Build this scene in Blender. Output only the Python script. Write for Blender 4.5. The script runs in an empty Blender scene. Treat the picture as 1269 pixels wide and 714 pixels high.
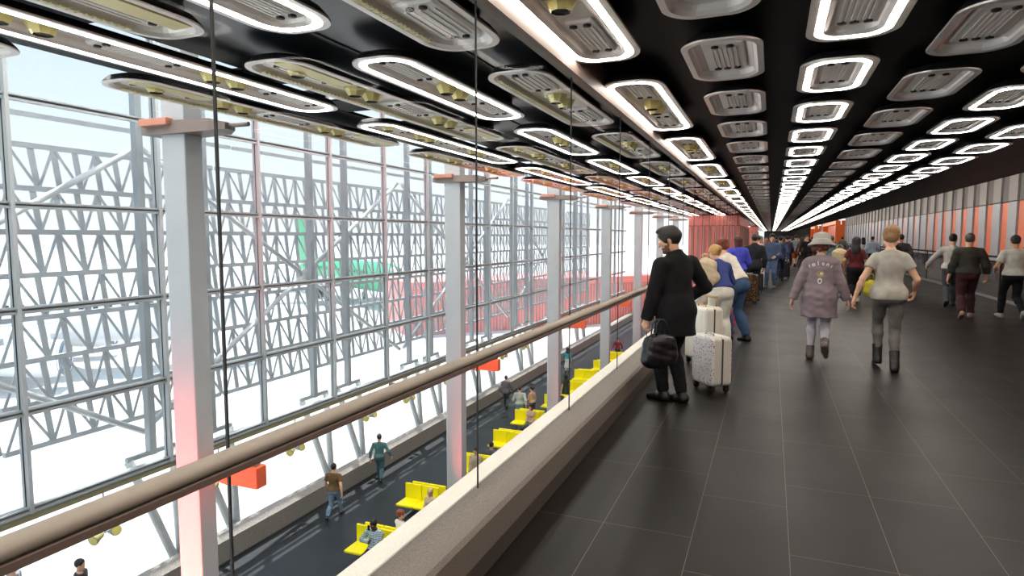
import bpy, math, random
import numpy as np
from mathutils import Vector, Matrix
from mathutils.bvhtree import BVHTree
C = bpy.context.scene.collection
rnd = random.Random(7)
PI = math.pi
def R(d): return math.radians(d)

# ------------------------------------------------------------------ materials
def lin(c):
    if isinstance(c, str):
        c = c.lstrip('#'); c = [int(c[i:i+2], 16)/255 for i in (0, 2, 4)]
        c = [x/12.92 if x <= .04045 else ((x+.055)/1.055)**2.4 for x in c]
    return (*c, 1.0)
MATS = {}
def mat(name, col, rough=.6, metal=0., bump=0., bscale=200., var=0., vscale=8., emit=None, estr=0., spec=.5):
    if name in MATS: return MATS[name]
    m = bpy.data.materials.new(name); m.use_nodes = True
    nt = m.node_tree; b = nt.nodes['Principled BSDF']
    b.inputs['Base Color'].default_value = lin(col)
    b.inputs['Roughness'].default_value = rough
    b.inputs['Metallic'].default_value = metal
    b.inputs['Specular IOR Level'].default_value = spec
    if emit is not None:
        b.inputs['Emission Color'].default_value = lin(emit); b.inputs['Emission Strength'].default_value = estr
    tc = None
    if bump or var:
        tc = nt.nodes.new('ShaderNodeTexCoord')
    if var:
        n = nt.nodes.new('ShaderNodeTexNoise'); n.inputs['Scale'].default_value = vscale; n.inputs['Detail'].default_value = 4
        nt.links.new(tc.outputs['Object'], n.inputs['Vector'])
        r = nt.nodes.new('ShaderNodeValToRGB')
        c0 = lin(col)
        r.color_ramp.elements[0].position = .3; r.color_ramp.elements[1].position = .7
        r.color_ramp.elements[0].color = (*[x*(1-var) for x in c0[:3]], 1)
        r.color_ramp.elements[1].color = (*[min(1, x*(1+var)) for x in c0[:3]], 1)
        nt.links.new(n.outputs['Fac'], r.inputs['Fac']); nt.links.new(r.outputs['Color'], b.inputs['Base Color'])
    if bump:
        n = nt.nodes.new('ShaderNodeTexNoise'); n.inputs['Scale'].default_value = bscale; n.inputs['Detail'].default_value = 3
        nt.links.new(tc.outputs['Object'], n.inputs['Vector'])
        bp = nt.nodes.new('ShaderNodeBump'); bp.inputs['Strength'].default_value = bump; bp.inputs['Distance'].default_value = .004
        nt.links.new(n.outputs['Fac'], bp.inputs['Height']); nt.links.new(bp.outputs['Normal'], b.inputs['Normal'])
    MATS[name] = m
    return m
def cloth(col, rough=.85, var=.12):
    return mat('cloth_%s' % col, col, rough, 0, .25, 260, var, 14, spec=.25)
def spotted(name, c0, c1, scale, thr=.45, rough=.4):
    if name in MATS: return MATS[name]
    m = mat(name, c0, rough); nt = m.node_tree; b = nt.nodes['Principled BSDF']
    tc = nt.nodes.new('ShaderNodeTexCoord'); v = nt.nodes.new('ShaderNodeTexVoronoi'); v.inputs['Scale'].default_value = scale
    nt.links.new(tc.outputs['Object'], v.inputs['Vector'])
    r = nt.nodes.new('ShaderNodeValToRGB'); r.color_ramp.interpolation = 'CONSTANT'
    r.color_ramp.elements[0].color = lin(c1); r.color_ramp.elements[1].position = thr; r.color_ramp.elements[1].color = lin(c0)
    nt.links.new(v.outputs['Distance'], r.inputs['Fac']); nt.links.new(r.outputs['Color'], b.inputs['Base Color'])
    return m
def plaid(name, c0, c1, c2):
    if name in MATS: return MATS[name]
    m = mat(name, c0, .85); nt = m.node_tree; b = nt.nodes['Principled BSDF']
    tc = nt.nodes.new('ShaderNodeTexCoord'); prev = None
    for ax, sc, col in (('X', 4, c1), ('Z', 4, c1), ('Z', 7, c2)):
        w = nt.nodes.new('ShaderNodeTexWave'); w.bands_direction = ax; w.inputs['Scale'].default_value = sc
        nt.links.new(tc.outputs['Object'], w.inputs['Vector'])
        g = nt.nodes.new('ShaderNodeMath'); g.operation = 'GREATER_THAN'; g.inputs[1].default_value = .62
        nt.links.new(w.outputs['Fac'], g.inputs[0])
        mx = nt.nodes.new('ShaderNodeMix'); mx.data_type = 'RGBA'
        mf = nt.nodes.new('ShaderNodeMath'); mf.operation = 'MULTIPLY'; mf.inputs[1].default_value = .65
        nt.links.new(g.outputs[0], mf.inputs[0]); nt.links.new(mf.outputs[0], mx.inputs[0])
        if prev: nt.links.new(prev, mx.inputs[6])
        else: mx.inputs[6].default_value = lin(c0)
        mx.inputs[7].default_value = lin(col); prev = mx.outputs[2]
    nt.links.new(prev, b.inputs['Base Color'])
    return m
def glass_mat(name, tint=(.96, .98, .99), refl=.45, rough=0., haze=0.):
    if name in MATS: return MATS[name]
    m = bpy.data.materials.new(name); m.use_nodes = True; nt = m.node_tree; nt.nodes.clear()
    o = nt.nodes.new('ShaderNodeOutputMaterial'); mx = nt.nodes.new('ShaderNodeMixShader')
    t = nt.nodes.new('ShaderNodeBsdfTransparent'); t.inputs[0].default_value = (*tint, 1)
    g = nt.nodes.new('ShaderNodeBsdfGlossy'); g.inputs['Roughness'].default_value = rough
    f = nt.nodes.new('ShaderNodeFresnel'); f.inputs['IOR'].default_value = 1.45
    k = nt.nodes.new('ShaderNodeMath'); k.operation = 'MULTIPLY'; k.inputs[1].default_value = refl
    nt.links.new(f.outputs[0], k.inputs[0]); nt.links.new(k.outputs[0], mx.inputs[0])
    nt.links.new(t.outputs[0], mx.inputs[1]); nt.links.new(g.outputs[0], mx.inputs[2]); last = mx.outputs[0]
    if haze:                                  # translucent veil mixed in to imitate haze beyond the glass
        tr = nt.nodes.new('ShaderNodeBsdfTranslucent'); tr.inputs[0].default_value = (1, 1, 1, 1); m2 = nt.nodes.new('ShaderNodeMixShader'); m2.inputs[0].default_value = haze
        nt.links.new(last, m2.inputs[1]); nt.links.new(tr.outputs[0], m2.inputs[2]); last = m2.outputs[0]
    nt.links.new(last, o.inputs[0])
    MATS[name] = m
    return m

# ------------------------------------------------------------------ mesh builder
class MB:
    def __init__(s): s.v = []; s.f = []; s.mi = []; s.sm = []
    def add(s, vs, fs, mi=0, smooth=False):
        o = len(s.v); s.v += [tuple(map(float, p)) for p in vs]
        for f in fs:
            s.f.append([o+i for i in f]); s.mi.append(mi); s.sm.append(smooth)
        return s
    def box(s, lo, hi, mi=0, bev=0.):
        x0, y0, z0 = lo; x1, y1, z1 = hi
        if bev <= 0:
            vs = [(x0,y0,z0),(x1,y0,z0),(x1,y1,z0),(x0,y1,z0),(x0,y0,z1),(x1,y0,z1),(x1,y1,z1),(x0,y1,z1)]
            return s.add(vs, [(0,3,2,1),(4,5,6,7),(0,1,5,4),(1,2,6,5),(2,3,7,6),(3,0,4,7)], mi)
        b = min(bev, (x1-x0)/2.01, (y1-y0)/2.01, (z1-z0)/2.01)
        rings = []
        for z, i in ((z0, b), (z0+b, 0), (z1-b, 0), (z1, b)):
            k = i*.6
            c = b-k if i == 0 else b*.4
            X0, X1, Y0, Y1 = x0+k, x1-k, y0+k, y1-k
            c = b*.6
            rings.append([(X0+c,Y0,z),(X1-c,Y0,z),(X1,Y0+c,z),(X1,Y1-c,z),(X1-c,Y1,z),(X0+c,Y1,z),(X0,Y1-c,z),(X0,Y0+c,z)])
        return s.loft(rings, mi)
    def loft(s, rings, mi=0, cap=True, smooth=False, closed=True, cap0=None, cap1=None):
        n = len(rings[0]); vs = [p for r in rings for p in r]; fs = []
        for k in range(len(rings)-1):
            for i in range(n if closed else n-1):
                j = (i+1) % n
                fs.append((k*n+i, k*n+j, (k+1)*n+j, (k+1)*n+i))
        s.add(vs, fs, mi, smooth)
        c0 = cap if cap0 is None else cap0; c1 = cap if cap1 is None else cap1
        o = len(s.v)-len(vs)
        if c0: s.f.append([o+i for i in range(n-1, -1, -1)]); s.mi.append(mi); s.sm.append(False)
        if c1: s.f.append([o+(len(rings)-1)*n+i for i in range(n)]); s.mi.append(mi); s.sm.append(False)
        return s
    def tube(s, pts, r, n=8, mi=0, smooth=True, cap=True):
        pts = [Vector(p) for p in pts]; rs = r if isinstance(r, (list, tuple)) else [r]*len(pts)
        rings = []; prev = None
        for i, p in enumerate(pts):
            d = (pts[min(i+1, len(pts)-1)]-pts[max(i-1, 0)]).normalized()
            if prev is None:
                u = d.orthogonal().normalized()
            else:
                u = (prev - d*prev.dot(d)).normalized()
            prev = u; w = d.cross(u)
            rings.append([p+(u*math.cos(2*PI*k/n)+w*math.sin(2*PI*k/n))*rs[i] for k in range(n)])
        return s.loft(rings, mi, cap, smooth)
    def bar(s, a, b, w, h, mi=0, up=(0,0,1)):
        a = Vector(a); b = Vector(b); d = (b-a).normalized(); up = Vector(up)
        if abs(d.dot(up)) > .98: up = Vector((1,0,0))
        u = d.cross(up).normalized()*w/2; t = u.cross(d).normalized()*h/2
        return s.loft([[p-u-t, p+u-t, p+u+t, p-u+t] for p in (a, b)], mi)
    def lathe(s, prof, n=20, mi=0, axis='Z', o=(0,0,0), smooth=True, cap=True):
        rings = []
        for r, z in prof:
            ring = []
            for k in range(n):
                c, sn = math.cos(2*PI*k/n)*r, math.sin(2*PI*k/n)*r
                p = (c, sn, z) if axis == 'Z' else ((z, c, sn) if axis == 'X' else (sn, z, c))
                ring.append((p[0]+o[0], p[1]+o[1], p[2]+o[2]))
            rings.append(ring)
        return s.loft(rings, mi, cap, smooth)
    def build(s, name, mats, parent=None, loc=None):
        me = bpy.data.meshes.new(name); me.from_pydata(s.v, [], s.f)
        for m in (mats if isinstance(mats, (list, tuple)) else [mats]): me.materials.append(m)
        me.polygons.foreach_set('material_index', s.mi); me.polygons.foreach_set('use_smooth', s.sm)
        me.update()
        return link(name, me, parent, loc)
def link(name, me, parent=None, loc=None):
    o = bpy.data.objects.new(name, me); C.objects.link(o)
    if parent is not None: o.parent = parent
    if loc is not None: o.location = loc
    return o
def empty(name, loc=(0,0,0), rz=0.):
    o = bpy.data.objects.new(name, None); o.empty_display_size = .2; C.objects.link(o)
    o.location = loc; o.rotation_euler = (0, 0, rz); return o
def tag(o, label=None, cat=None, group=None, kind=None):
    if label: o['label'] = label
    if cat: o['category'] = cat
    if group: o['group'] = group
    if kind: o['kind'] = kind
    return o
KIDS = {}
def kids(o):
    return [c for c in o.children]
def copy_tree(o, parent=None):
    c = o.copy(); C.objects.link(c)
    if parent is not None: c.parent = parent
    for ch in kids(o): copy_tree(ch, c)
    return c
ORD = 'first second third fourth fifth sixth seventh eighth ninth tenth eleventh twelfth thirteenth fourteenth fifteenth sixteenth seventeenth eighteenth nineteenth twentieth'.split()
TENS = {2: 'twenty', 3: 'thirty', 4: 'forty', 5: 'fifty', 6: 'sixty'}
def ordinal(n):
    if n <= 20: return ORD[n-1]
    t, u = divmod(n, 10)
    return (TENS[t][:-1]+'ieth') if u == 0 else TENS[t]+'-'+ORD[u-1]
# ------------------------------------------------------------------ figures: one implicit surface per body, garments over it
def V(*a): return np.array(a, float)
def rotx(a): c, s = math.cos(a), math.sin(a); return np.array([[1,0,0],[0,c,-s],[0,s,c]])
def rotz(a): c, s = math.cos(a), math.sin(a); return np.array([[c,-s,0],[s,c,0],[0,0,1]])
def roty(a): c, s = math.cos(a), math.sin(a); return np.array([[c,0,s],[0,1,0],[-s,0,c]])
def nrm(v): return v/max(1e-9, np.linalg.norm(v))
def cone(a, b, r1, r2, sq=None, caps=(), k=.03, op='u'):
    a = np.array(a, float); b = np.array(b, float); rm = max(r1, r2)
    return dict(t='c', a=a, b=b, r1=r1, r2=r2, sq=sq, caps=list(caps), k=k, op=op, lo=np.minimum(a, b)-rm, hi=np.maximum(a, b)+rm)
def ell(c, r, M=None, caps=(), k=.03, op='u'):
    c = np.array(c, float); r = np.array(r, float); rm = r.max()
    return dict(t='e', c=c, r=r, M=np.eye(3) if M is None else M, caps=list(caps), k=k, op=op, lo=c-rm, hi=c+rm)
def pdist(p, P):
    if p['t'] == 'c':
        a, b = p['a'], p['b']; Q = P; f = 1.
        if p['sq'] is not None:
            w, f = p['sq']; w = nrm(np.array(w, float))
            Q = P + ((P-a) @ w)[..., None]*(f-1)*w
            b = b + np.dot(b-a, w)*(f-1)*w
        ab = b-a; L = max(1e-9, ab @ ab)
        t = np.clip(((Q-a) @ ab)/L, 0, 1)
        d = np.linalg.norm(Q-a-t[..., None]*ab, axis=-1) - (p['r1']+(p['r2']-p['r1'])*t)
        if f > 1: d = d/(1+(f-1)*.5)
    else:
        q = (P-p['c']) @ p['M']
        k0 = np.linalg.norm(q/p['r'], axis=-1); k1 = np.linalg.norm(q/(p['r']**2), axis=-1)
        d = np.where(k1 > 1e-6, k0*(k0-1)/np.maximum(k1, 1e-6), -p['r'].min())
    for pt, n in p['caps']:
        d = np.maximum(d, (P-np.array(pt)) @ nrm(np.array(n, float)))
    return d
def net(prims, h, cuts=(), fold=0., seed=0, box=None):
    """union of primitives -> surface nets -> (verts, quads)"""
    lo = np.min([p['lo'] for p in prims if p['op'] == 'u'], axis=0)-2.5*h-.01
    hi = np.max([p['hi'] for p in prims if p['op'] == 'u'], axis=0)+2.5*h+.01
    if box is not None: lo = np.maximum(lo, box[0]); hi = np.minimum(hi, box[1])
    n = np.maximum(4, np.ceil((hi-lo)/h).astype(int)+1)
    ax = [lo[i]+h*np.arange(n[i]) for i in range(3)]
    D = np.full(n, 1e3)
    for p in prims:
        m = p['k']+2*h+.01
        i0 = np.clip(np.floor((p['lo']-m-lo)/h).astype(int), 0, n-1); i1 = np.clip(np.ceil((p['hi']+m-lo)/h).astype(int)+1, 1, n)
        if np.any(i1 <= i0): continue
        sl = tuple(slice(i0[i], i1[i]) for i in range(3))
        G = np.stack(np.meshgrid(*[ax[i][sl[i]] for i in range(3)], indexing='ij'), -1)
        d = pdist(p, G); A = D[sl]; k = max(p['k'], 1e-4)
        if p['op'] == 'u':
            hh = np.clip(.5+.5*(A-d)/k, 0, 1); D[sl] = np.where(A > 100, d, A+(d-A)*hh-k*hh*(1-hh))
        else:
            d = -d; hh = np.clip(.5-.5*(A-d)/k, 0, 1); D[sl] = A+(d-A)*hh+k*hh*(1-hh)
    if fold or cuts:
        G = np.stack(np.meshgrid(*ax, indexing='ij'), -1)
        if fold:
            rs = np.random.RandomState(seed+3); w = np.zeros(n)
            for _ in range(9):
                v = rs.randn(3)*np.array([16, 16, 30]); w += np.sin(G @ v+rs.rand()*6.28)
            D = D+fold*w/3
        for pt, nn in cuts:
            D = np.maximum(D, (G-np.array(pt)) @ nrm(np.array(nn, float)))
    D[0], D[-1] = 1, 1; D[:, 0], D[:, -1] = 1, 1; D[:, :, 0], D[:, :, -1] = 1, 1
    S = D < 0
    offs = [(i, j, k) for i in (0, 1) for j in (0, 1) for k in (0, 1)]
    cn = sum(S[o[0]:n[0]-1+o[0], o[1]:n[1]-1+o[1], o[2]:n[2]-1+o[2]].astype(int) for o in offs)
    act = (cn > 0) & (cn < 8); idx = -np.ones(act.shape, int); ii = np.argwhere(act)
    if len(ii) == 0: return np.zeros((0, 3)), np.zeros((0, 4), int)
    idx[act] = np.arange(len(ii))
    acc = np.zeros((len(ii), 3)); cnt = np.zeros(len(ii))
    for e in range(3):
        o1, o2 = [i for i in range(3) if i != e]
        for a in (0, 1):
            for b in (0, 1):
                p0 = ii.copy(); p0[:, o1] += a; p0[:, o2] += b; p1 = p0.copy(); p1[:, e] += 1
                d0 = D[p0[:, 0], p0[:, 1], p0[:, 2]]; d1 = D[p1[:, 0], p1[:, 1], p1[:, 2]]
                c = (d0 < 0) != (d1 < 0); t = np.where(c, d0/np.where(c, d0-d1, 1), 0)
                q = p0.astype(float); q[:, e] += t
                acc[c] += q[c]; cnt[c] += 1
    vs = lo+h*acc/np.maximum(cnt, 1)[:, None]
    qs = []
    for e in range(3):
        o1, o2 = (e+1) % 3, (e+2) % 3
        sl0 = [slice(1, m-1) for m in n]; sl0[e] = slice(0, n[e]-1); sl1 = list(sl0); sl1[e] = slice(1, n[e])
        ch = S[tuple(sl0)] != S[tuple(sl1)]; g = np.argwhere(ch)
        if len(g) == 0: continue
        st = np.array([s.start for s in sl0]); g = g+st
        def cell(a, b):
            c = g.copy(); c[:, o1] -= a; c[:, o2] -= b; return idx[c[:, 0], c[:, 1], c[:, 2]]
        q = np.stack([cell(1, 1), cell(0, 1), cell(0, 0), cell(1, 0)], 1)
        ins = S[g[:, 0], g[:, 1], g[:, 2]]
        q[~ins] = q[~ins][:, ::-1]; qs.append(q)
    qs = np.concatenate(qs); return vs, qs[(qs >= 0).all(1)]
def nmesh(name, pieces, mats, parent, matfn=None):
    vs = []; fs = []; o = 0
    for v, q in pieces:
        vs.append(v); fs.append(q+o); o += len(v)
    v = np.concatenate(vs); q = np.concatenate(fs)
    me = bpy.data.meshes.new(name)
    me.vertices.add(len(v)); me.vertices.foreach_set('co', v.ravel())
    me.loops.add(4*len(q)); me.loops.foreach_set('vertex_index', q.ravel().astype(np.int32))
    me.polygons.add(len(q)); me.polygons.foreach_set('loop_start', np.arange(0, 4*len(q), 4, dtype=np.int32))
    me.polygons.foreach_set('loop_total', np.full(len(q), 4, dtype=np.int32))
    for m in (mats if isinstance(mats, (list, tuple)) else [mats]): me.materials.append(m)
    if matfn is not None: me.polygons.foreach_set('material_index', matfn(v[q].mean(1)).astype(np.int32))
    me.polygons.foreach_set('use_smooth', np.ones(len(q), bool))
    me.update(); me.validate()
    return link(name, me, parent)
def ik(a, c, l1, l2, hint):
    d = c-a; L = np.linalg.norm(d)
    if L > (l1+l2)*.998: c = a+d/L*(l1+l2)*.998; d = c-a; L = np.linalg.norm(d)
    u = d/L; x = (l1*l1-l2*l2+L*L)/(2*L); hh = math.sqrt(max(0, l1*l1-x*x))
    hv = np.array(hint, float); hv = hv-u*(hv @ u); hv = nrm(hv)
    return a+u*x+hv*hh, c
SKIN = {'fair': '#d9a98c', 'light': '#cf9f80', 'tan': '#b98560', 'brown': '#7d5238', 'dark': '#5a3a2a'}
def person(label, loc, heading, height=1.75, sex='m', pose=None, top=None, legs=None, shoes=None, hair=None, skin='light', detail=1, build=1., group=None, extra=None, beard=False):
    """figure faces +y of its own frame, stands on z = 0 of loc"""
    P = dict(lean=0., twist=0., hp=0., hy=0., pz=.93, px=0., py=0., lf=(-.09, .03, 0., 0.), rf=(.09, -.02, 0., 0.), lh=None, rh=None, lk=(0, 1, 0), rk=(0, 1, 0),
             le=(-.5, -1, -.2), re=(.5, -1, -.2), curl=.5, tilt=0.)
    P.update(pose or {})
    root = empty('person', loc, heading); tag(root, label, 'person', group)
    sc = height/1.75
    h_b = {2: .0115, 1: .017, 0: .026}[detail]; h_h = {2: .0065, 1: .0105, 0: .02}[detail]; h_f = {2: .0045, 1: .008, 0: .014}[detail]
    fem = sex == 'f'
    sw = P.get('sw', .158 if fem else .19); hw = .085
    B = V(P['px'], P['py'], P['pz'])           # pelvis
    def T(p, full=False):                         # torso point at rest (z from the floor) -> posed
        p = np.array(p, float); t = 1. if full else min(1., max(0., (p[2]-.93)/.25)); a = R(P['lean'])*t
        q = p-V(0, 0, .95); q = rotz(R(P['twist'])*t) @ q
        q = rotx(-a) @ (roty(R(P['tilt'])*t) @ q)
        return B+V(0, 0, .02)+q
    MT = rotx(-R(P['lean'])) @ roty(R(P['tilt'])) @ rotz(R(P['twist']))
    def torso(i, zb=1.):
        b = build; w = (.150 if fem else .163)*b
        pr = [ell(T((0, -.01, .95)), V((.168 if fem else .16)*b, .115*b, .125)+i, k=.05),
              ell(T((0, 0, 1.10)), V((.134 if fem else .146)*b, .100*b, .16)+i, MT, k=.06),
              ell(T((0, -.005, 1.28)), V(w, .112*b, .185)+i, MT, k=.05),
              cone(T((0, -.014, 1.412)), T((-sw+.03, -.012, 1.378)), .06+i, .05+i, k=.05), cone(T((0, -.014, 1.412)), T((sw-.03, -.012, 1.378)), .06+i, .05+i, k=.05),
              cone(T((0, -.02, 1.40)), T((0, -.005, 1.50)), .075+i*.6, .056+i*.4, k=.045),
              cone(B+V(-.07, -.06, -.03), B+V(.07, -.06, -.03), .085+i, .085+i, k=.05)]
        if fem: pr += [ell(T((x, .085, 1.26)), V(.062, .055, .06)+i, MT, k=.04) for x in (-.07, .07)]
        return pr
    S = {}; E = {}; W = {}
    arms = {}
    for s, n in ((-1, 'l'), (1, 'r')):
        a = T((s*sw, -.01, 1.378)); tgt = P[n+'h']
        c = (T((s*(sw+.075), .06, .86)) if tgt is None else B-V(0, 0, .93)+V(*tgt))
        e, c = ik(a, c, .295, .255, (np.array(P[n+'e'], float)))
        arms[n] = (a, e, c)
    lg = {}
    for s, n in ((-1, 'l'), (1, 'r')):
        hp = B+V(s*hw, 0, -.02); fx, fy, fz, fp = P[n+'f']
        an = V(fx, fy, fz+.085); kn, an = ik(hp, an, .44, .43, P[n+'k'])
        lg[n] = (hp, kn, an, fp)
    def leg_prims(i, j, caps=None, knee=.058):
        pr = []
        for s, n in ((-1, 'l'), (1, 'r')):
            hp, kn, an, fp = lg[n]; m = kn+(an-kn)*.3; cp = [] if caps is None else [(kn+(an-kn)*caps, an-kn)]
            pr += [cone(hp, kn, .088*build+i, knee+i*.8, k=.03)]
            if caps is None or caps > 0:
                back = nrm(np.cross(an-kn, V(1, 0, 0)))*.016
                if back[1] > 0: back = -back
                pr += [cone(kn, m+back, knee+i*.8, .055+j, k=.02, caps=cp), cone(m+back, an, .055+j, .036+j, k=.02, caps=cp)]
        return pr
    # head
    neck = T((0, -.005, 1.50)); HM = rotz(R(P['hy'])) @ rotx(-R(P['hp']))
    if abs(P['lean']) > 20 and P['hp'] == 0: HM = rotz(R(P['hy'])) @ rotx(-R(P['lean']*.5))
    hc = neck+HM @ V(0, .025, .125)
    def Hp(x, y, z): return hc+HM @ V(x, y, z)*1.05
    skull = [ell(Hp(0, -.012, .028), (.075, .097, .094), HM, k=.03)]
    jw = .058 if fem else .062
    face = [cone(Hp(0, .022, -.012), Hp(0, .052, -.088), jw, .034, k=.03), cone(Hp(-.03, .01, -.06), Hp(.03, .01, -.06), .045, .045, k=.03)]
    feat = [cone(Hp(0, .088, .012), Hp(0, .108, -.028), .008, .0125, k=.012), cone(Hp(-.012, .098, -.032), Hp(.012, .098, -.032), .009, .009, k=.01),
            cone(Hp(-.034, .074, .03), Hp(.034, .074, .03), .014, .014, k=.018), ell(Hp(0, .086, -.056), (.024, .009, .006), HM, k=.008),
            ell(Hp(0, .084, -.067), (.020, .009, .006), HM, k=.008), ell(Hp(0, .078, -.098), (.02, .014, .013), HM, k=.02)]
    for s in (-1, 1):
        feat += [ell(Hp(s*.043, .062, -.02), (.022, .02, .02), HM, k=.02), ell(Hp(s*.077, -.008, -.008), (.010, .021, .032), HM @ rotz(s*R(-18)), k=.008)]
    sock = [ell(Hp(s*.032, .096, .010), (.016, .014, .011), HM, k=.012, op='s') for s in (-1, 1)]
    hd = skull+face+(feat if detail else [])+(sock if detail == 2 else [])+[cone(T((0, -.02, 1.42)), Hp(0, -.022, -.03), .054 if not fem else .046, .05 if not fem else .043, k=.03)]
    # hands
    def hand(n):
        a, e, c = arms[n]; s = -1 if n == 'l' else 1
        d = nrm(c-e)
        if P.get(n+'d') is not None: d = nrm(np.array(P[n+'d'], float))
        inn = np.array(P.get(n+'n', (-s, .0, 0)), float); nn = nrm(inn-d*(inn @ d)); sd = np.cross(d, nn)  # nn: where the palm looks
        fw = sd if (sd @ V(0, 1, .0)) > 0 else -sd                                   # thumb side
        if P.get(n+'t') is not None:
            fw = sd if sd @ np.array(P[n+'t'], float) > 0 else -sd
        pr = [cone(c-d*.03, c+d*.01, .026, .027, (nn, 1.25), k=.02), ell(c+d*.05, (.045, .041, .018), np.stack([d, fw, nn], 1), k=.02)]
        if detail == 0: return pr+[cone(c+d*.08, c+d*.15+nn*.03, .024, .018, (nn, 1.4), k=.02)]
        cu = P.get(n+'curl', P['curl'])
        for k, (o, L, r) in enumerate(((.029, .076, .0088), (.010, .085, .0092), (-.010, .080, .0088), (-.028, .063, .0078))):
            b0 = c+d*(.085-.004*abs(k-1))+fw*o; a1 = cu*.8; d1 = d*math.cos(a1)+nn*math.sin(a1)+fw*o*1.2
            m1 = b0+nrm(d1)*L*.45; a2 = cu*1.9; d2 = d*math.cos(a2)+nn*math.sin(a2); m2 = m1+nrm(d2)*L*.32
            a3 = cu*2.8; d3 = d*math.cos(a3)+nn*math.sin(a3)
            pr += [cone(b0-d*.02, m1, r*1.05, r, k=.005), cone(m1, m2, r, r*.92, k=.004), cone(m2, m2+nrm(d3)*L*.25, r*.92, r*.8, k=.004)]
        tb = c+d*.03+fw*.026; t1 = tb+nrm(d*.7+fw*.6+nn*.35)*.042; t2 = t1+nrm(d*.9+fw*.15+nn*(.3+cu*.5))*.034
        pr += [cone(tb-d*.012-fw*.008, t1, .0135, .0105, k=.012), cone(t1, t2, .0105, .0085, k=.004)]
        return pr
    body = torso(-.012)+leg_prims(-.012, -.006)
    for s, n in ((-1, 'l'), (1, 'r')):
        a, e, c = arms[n]; q = .92 if fem else 1.06
        body += [cone(a, e, .05*q, .039*q, k=.03), cone(e, e+(c-e)*.3, .039*q, .041*q, k=.015), cone(e+(c-e)*.3, c, .041*q, .026*q, k=.02)]
        hp, kn, an, fp = lg[n]; fd = rotx(-R(fp)) @ V(0, 1, 0)
        body += [cone(an+V(0, -.01, -.02), an+V(0, -.01, -.045)+fd*.11, .026, .018, k=.02)]
    sk = mat('skin_'+skin, SKIN[skin], .5, 0, .1, 300, .06, 20); mats = [sk]; mf = None
    if detail == 2 or beard:
        lip = mat('lip_'+skin, {'fair': '#b86a60', 'light': '#b06a5a', 'tan': '#96584a', 'brown': '#6a3c34', 'dark': '#4a2a26'}[skin], .45)
        brd = mat('stubble', '#6b4a38', .8, var=.2, vscale=90); mats = [sk, lip, brd]
        def mf(c):
            q = (c-hc) @ HM; r = np.zeros(len(c))
            if beard: r[(q[:, 2] < -.058) & (q[:, 2] > -.15) & (q[:, 1] > .012)] = 2; r[(q[:, 2] < -.0) & (q[:, 2] > -.06) & (q[:, 1] > .002) & (q[:, 1] < .022)] = 2; r[(q[:, 2] < -.04) & (q[:, 2] > -.06) & (q[:, 1] > .01) & (q[:, 1] < .055)] = 2; r[(q[:, 2] < -.038) & (q[:, 2] > -.048) & (q[:, 1] > .08) & (np.abs(q[:, 0]) < .03)] = 2
            r[(q[:, 2] < -.048) & (q[:, 2] > -.073) & (q[:, 1] > .086) & (np.abs(q[:, 0]) < .024)] = 1
            return r
    pieces = [net(body, h_b), net(hd, h_h)]+[net(hand(n), h_f) for n in 'lr']
    def fin(pcs): return [(v*sc, q) for v, q in pcs]
    def M2(f): return None if f is None else (lambda c: f(c/sc))
    bo = nmesh('body', fin(pieces), mats, root, M2(mf))
    if detail == 2 or P.get('eyes'):
        ew = mat('eye_white', '#e6e2dc', .25); ir = mat('iris', '#2a1c14', .2)
        for s in (-1, 1):
            mb = MB(); ce = Hp(s*.032, .081, .010)
            mb.lathe([(0.0001, -.0125), (.006, -.011), (.0105, -.0065), (.0125, 0), (.0108, .0062), (.0062, .0108)], 12, 0, cap=False); mb.lathe([(.0062, .0108), (.003, .0124), (.0001, .0127)], 12, 1, cap=False)
            M = HM @ rotx(R(-90)); mb.v = [tuple(((M @ np.array(p))+ce)*sc) for p in mb.v]; mb.build('eye', [ew, ir], root)
    # trousers / skirt
    lg_o = dict(kind='trousers', col='#3a4250', loose=.012, cuff=.97); lg_o.update(legs or {})
    lm = lg_o.get('mat') or cloth(lg_o['col'])
    if lg_o['kind'] != 'none':
        i = lg_o['loose']; pr = torso(.008)[:1]+torso(.012)[6:7]+[ell(B+V(0, 0, .07), (.14*build, .11*build, .1), k=.04)]
        if lg_o['kind'] == 'skirt':
            zl = lg_o.get('len', .5); pr += [cone(B+V(0, -.01, -.02), V(B[0], B[1], zl), .15, lg_o.get('flare', .22), ((0, 1, 0), 1.25), [((0, 0, zl), (0, 0, -1))], k=.04)]
        else:
            pr += leg_prims(i, i*lg_o.get('calf', 1.), lg_o['cuff'])
            if lg_o['cuff'] <= 0: pr = [p for p in pr if p['t'] == 'e' or p['r1'] > .05]
        cuts = [(T((0, 0, lg_o.get('waist', 1.03))), MT @ V(0, 0, 1))]
        if lg_o['kind'] == 'shorts':
            pr = torso(.008)[:1]+torso(.012)[6:7]
            for n in 'lr': hp, kn, an, fp = lg[n]; pr += [cone(hp, kn+(hp-kn)*.05, .098, .088, None, [(kn+(hp-kn)*.05, kn-hp)], k=.03)]
        nmesh(lg_o.get('name', 'trousers'), fin([net(pr, h_b, cuts, .004*(detail > 0), int(height*1000))]), lm, root)
    # shoes
    so = dict(col='#1c1a1a', boot=0., sole='#2a2826'); so.update(shoes or {})
    sm = so.get('mat') or mat('shoe_'+so['col'], so['col'], .45, 0, var=.1)
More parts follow.
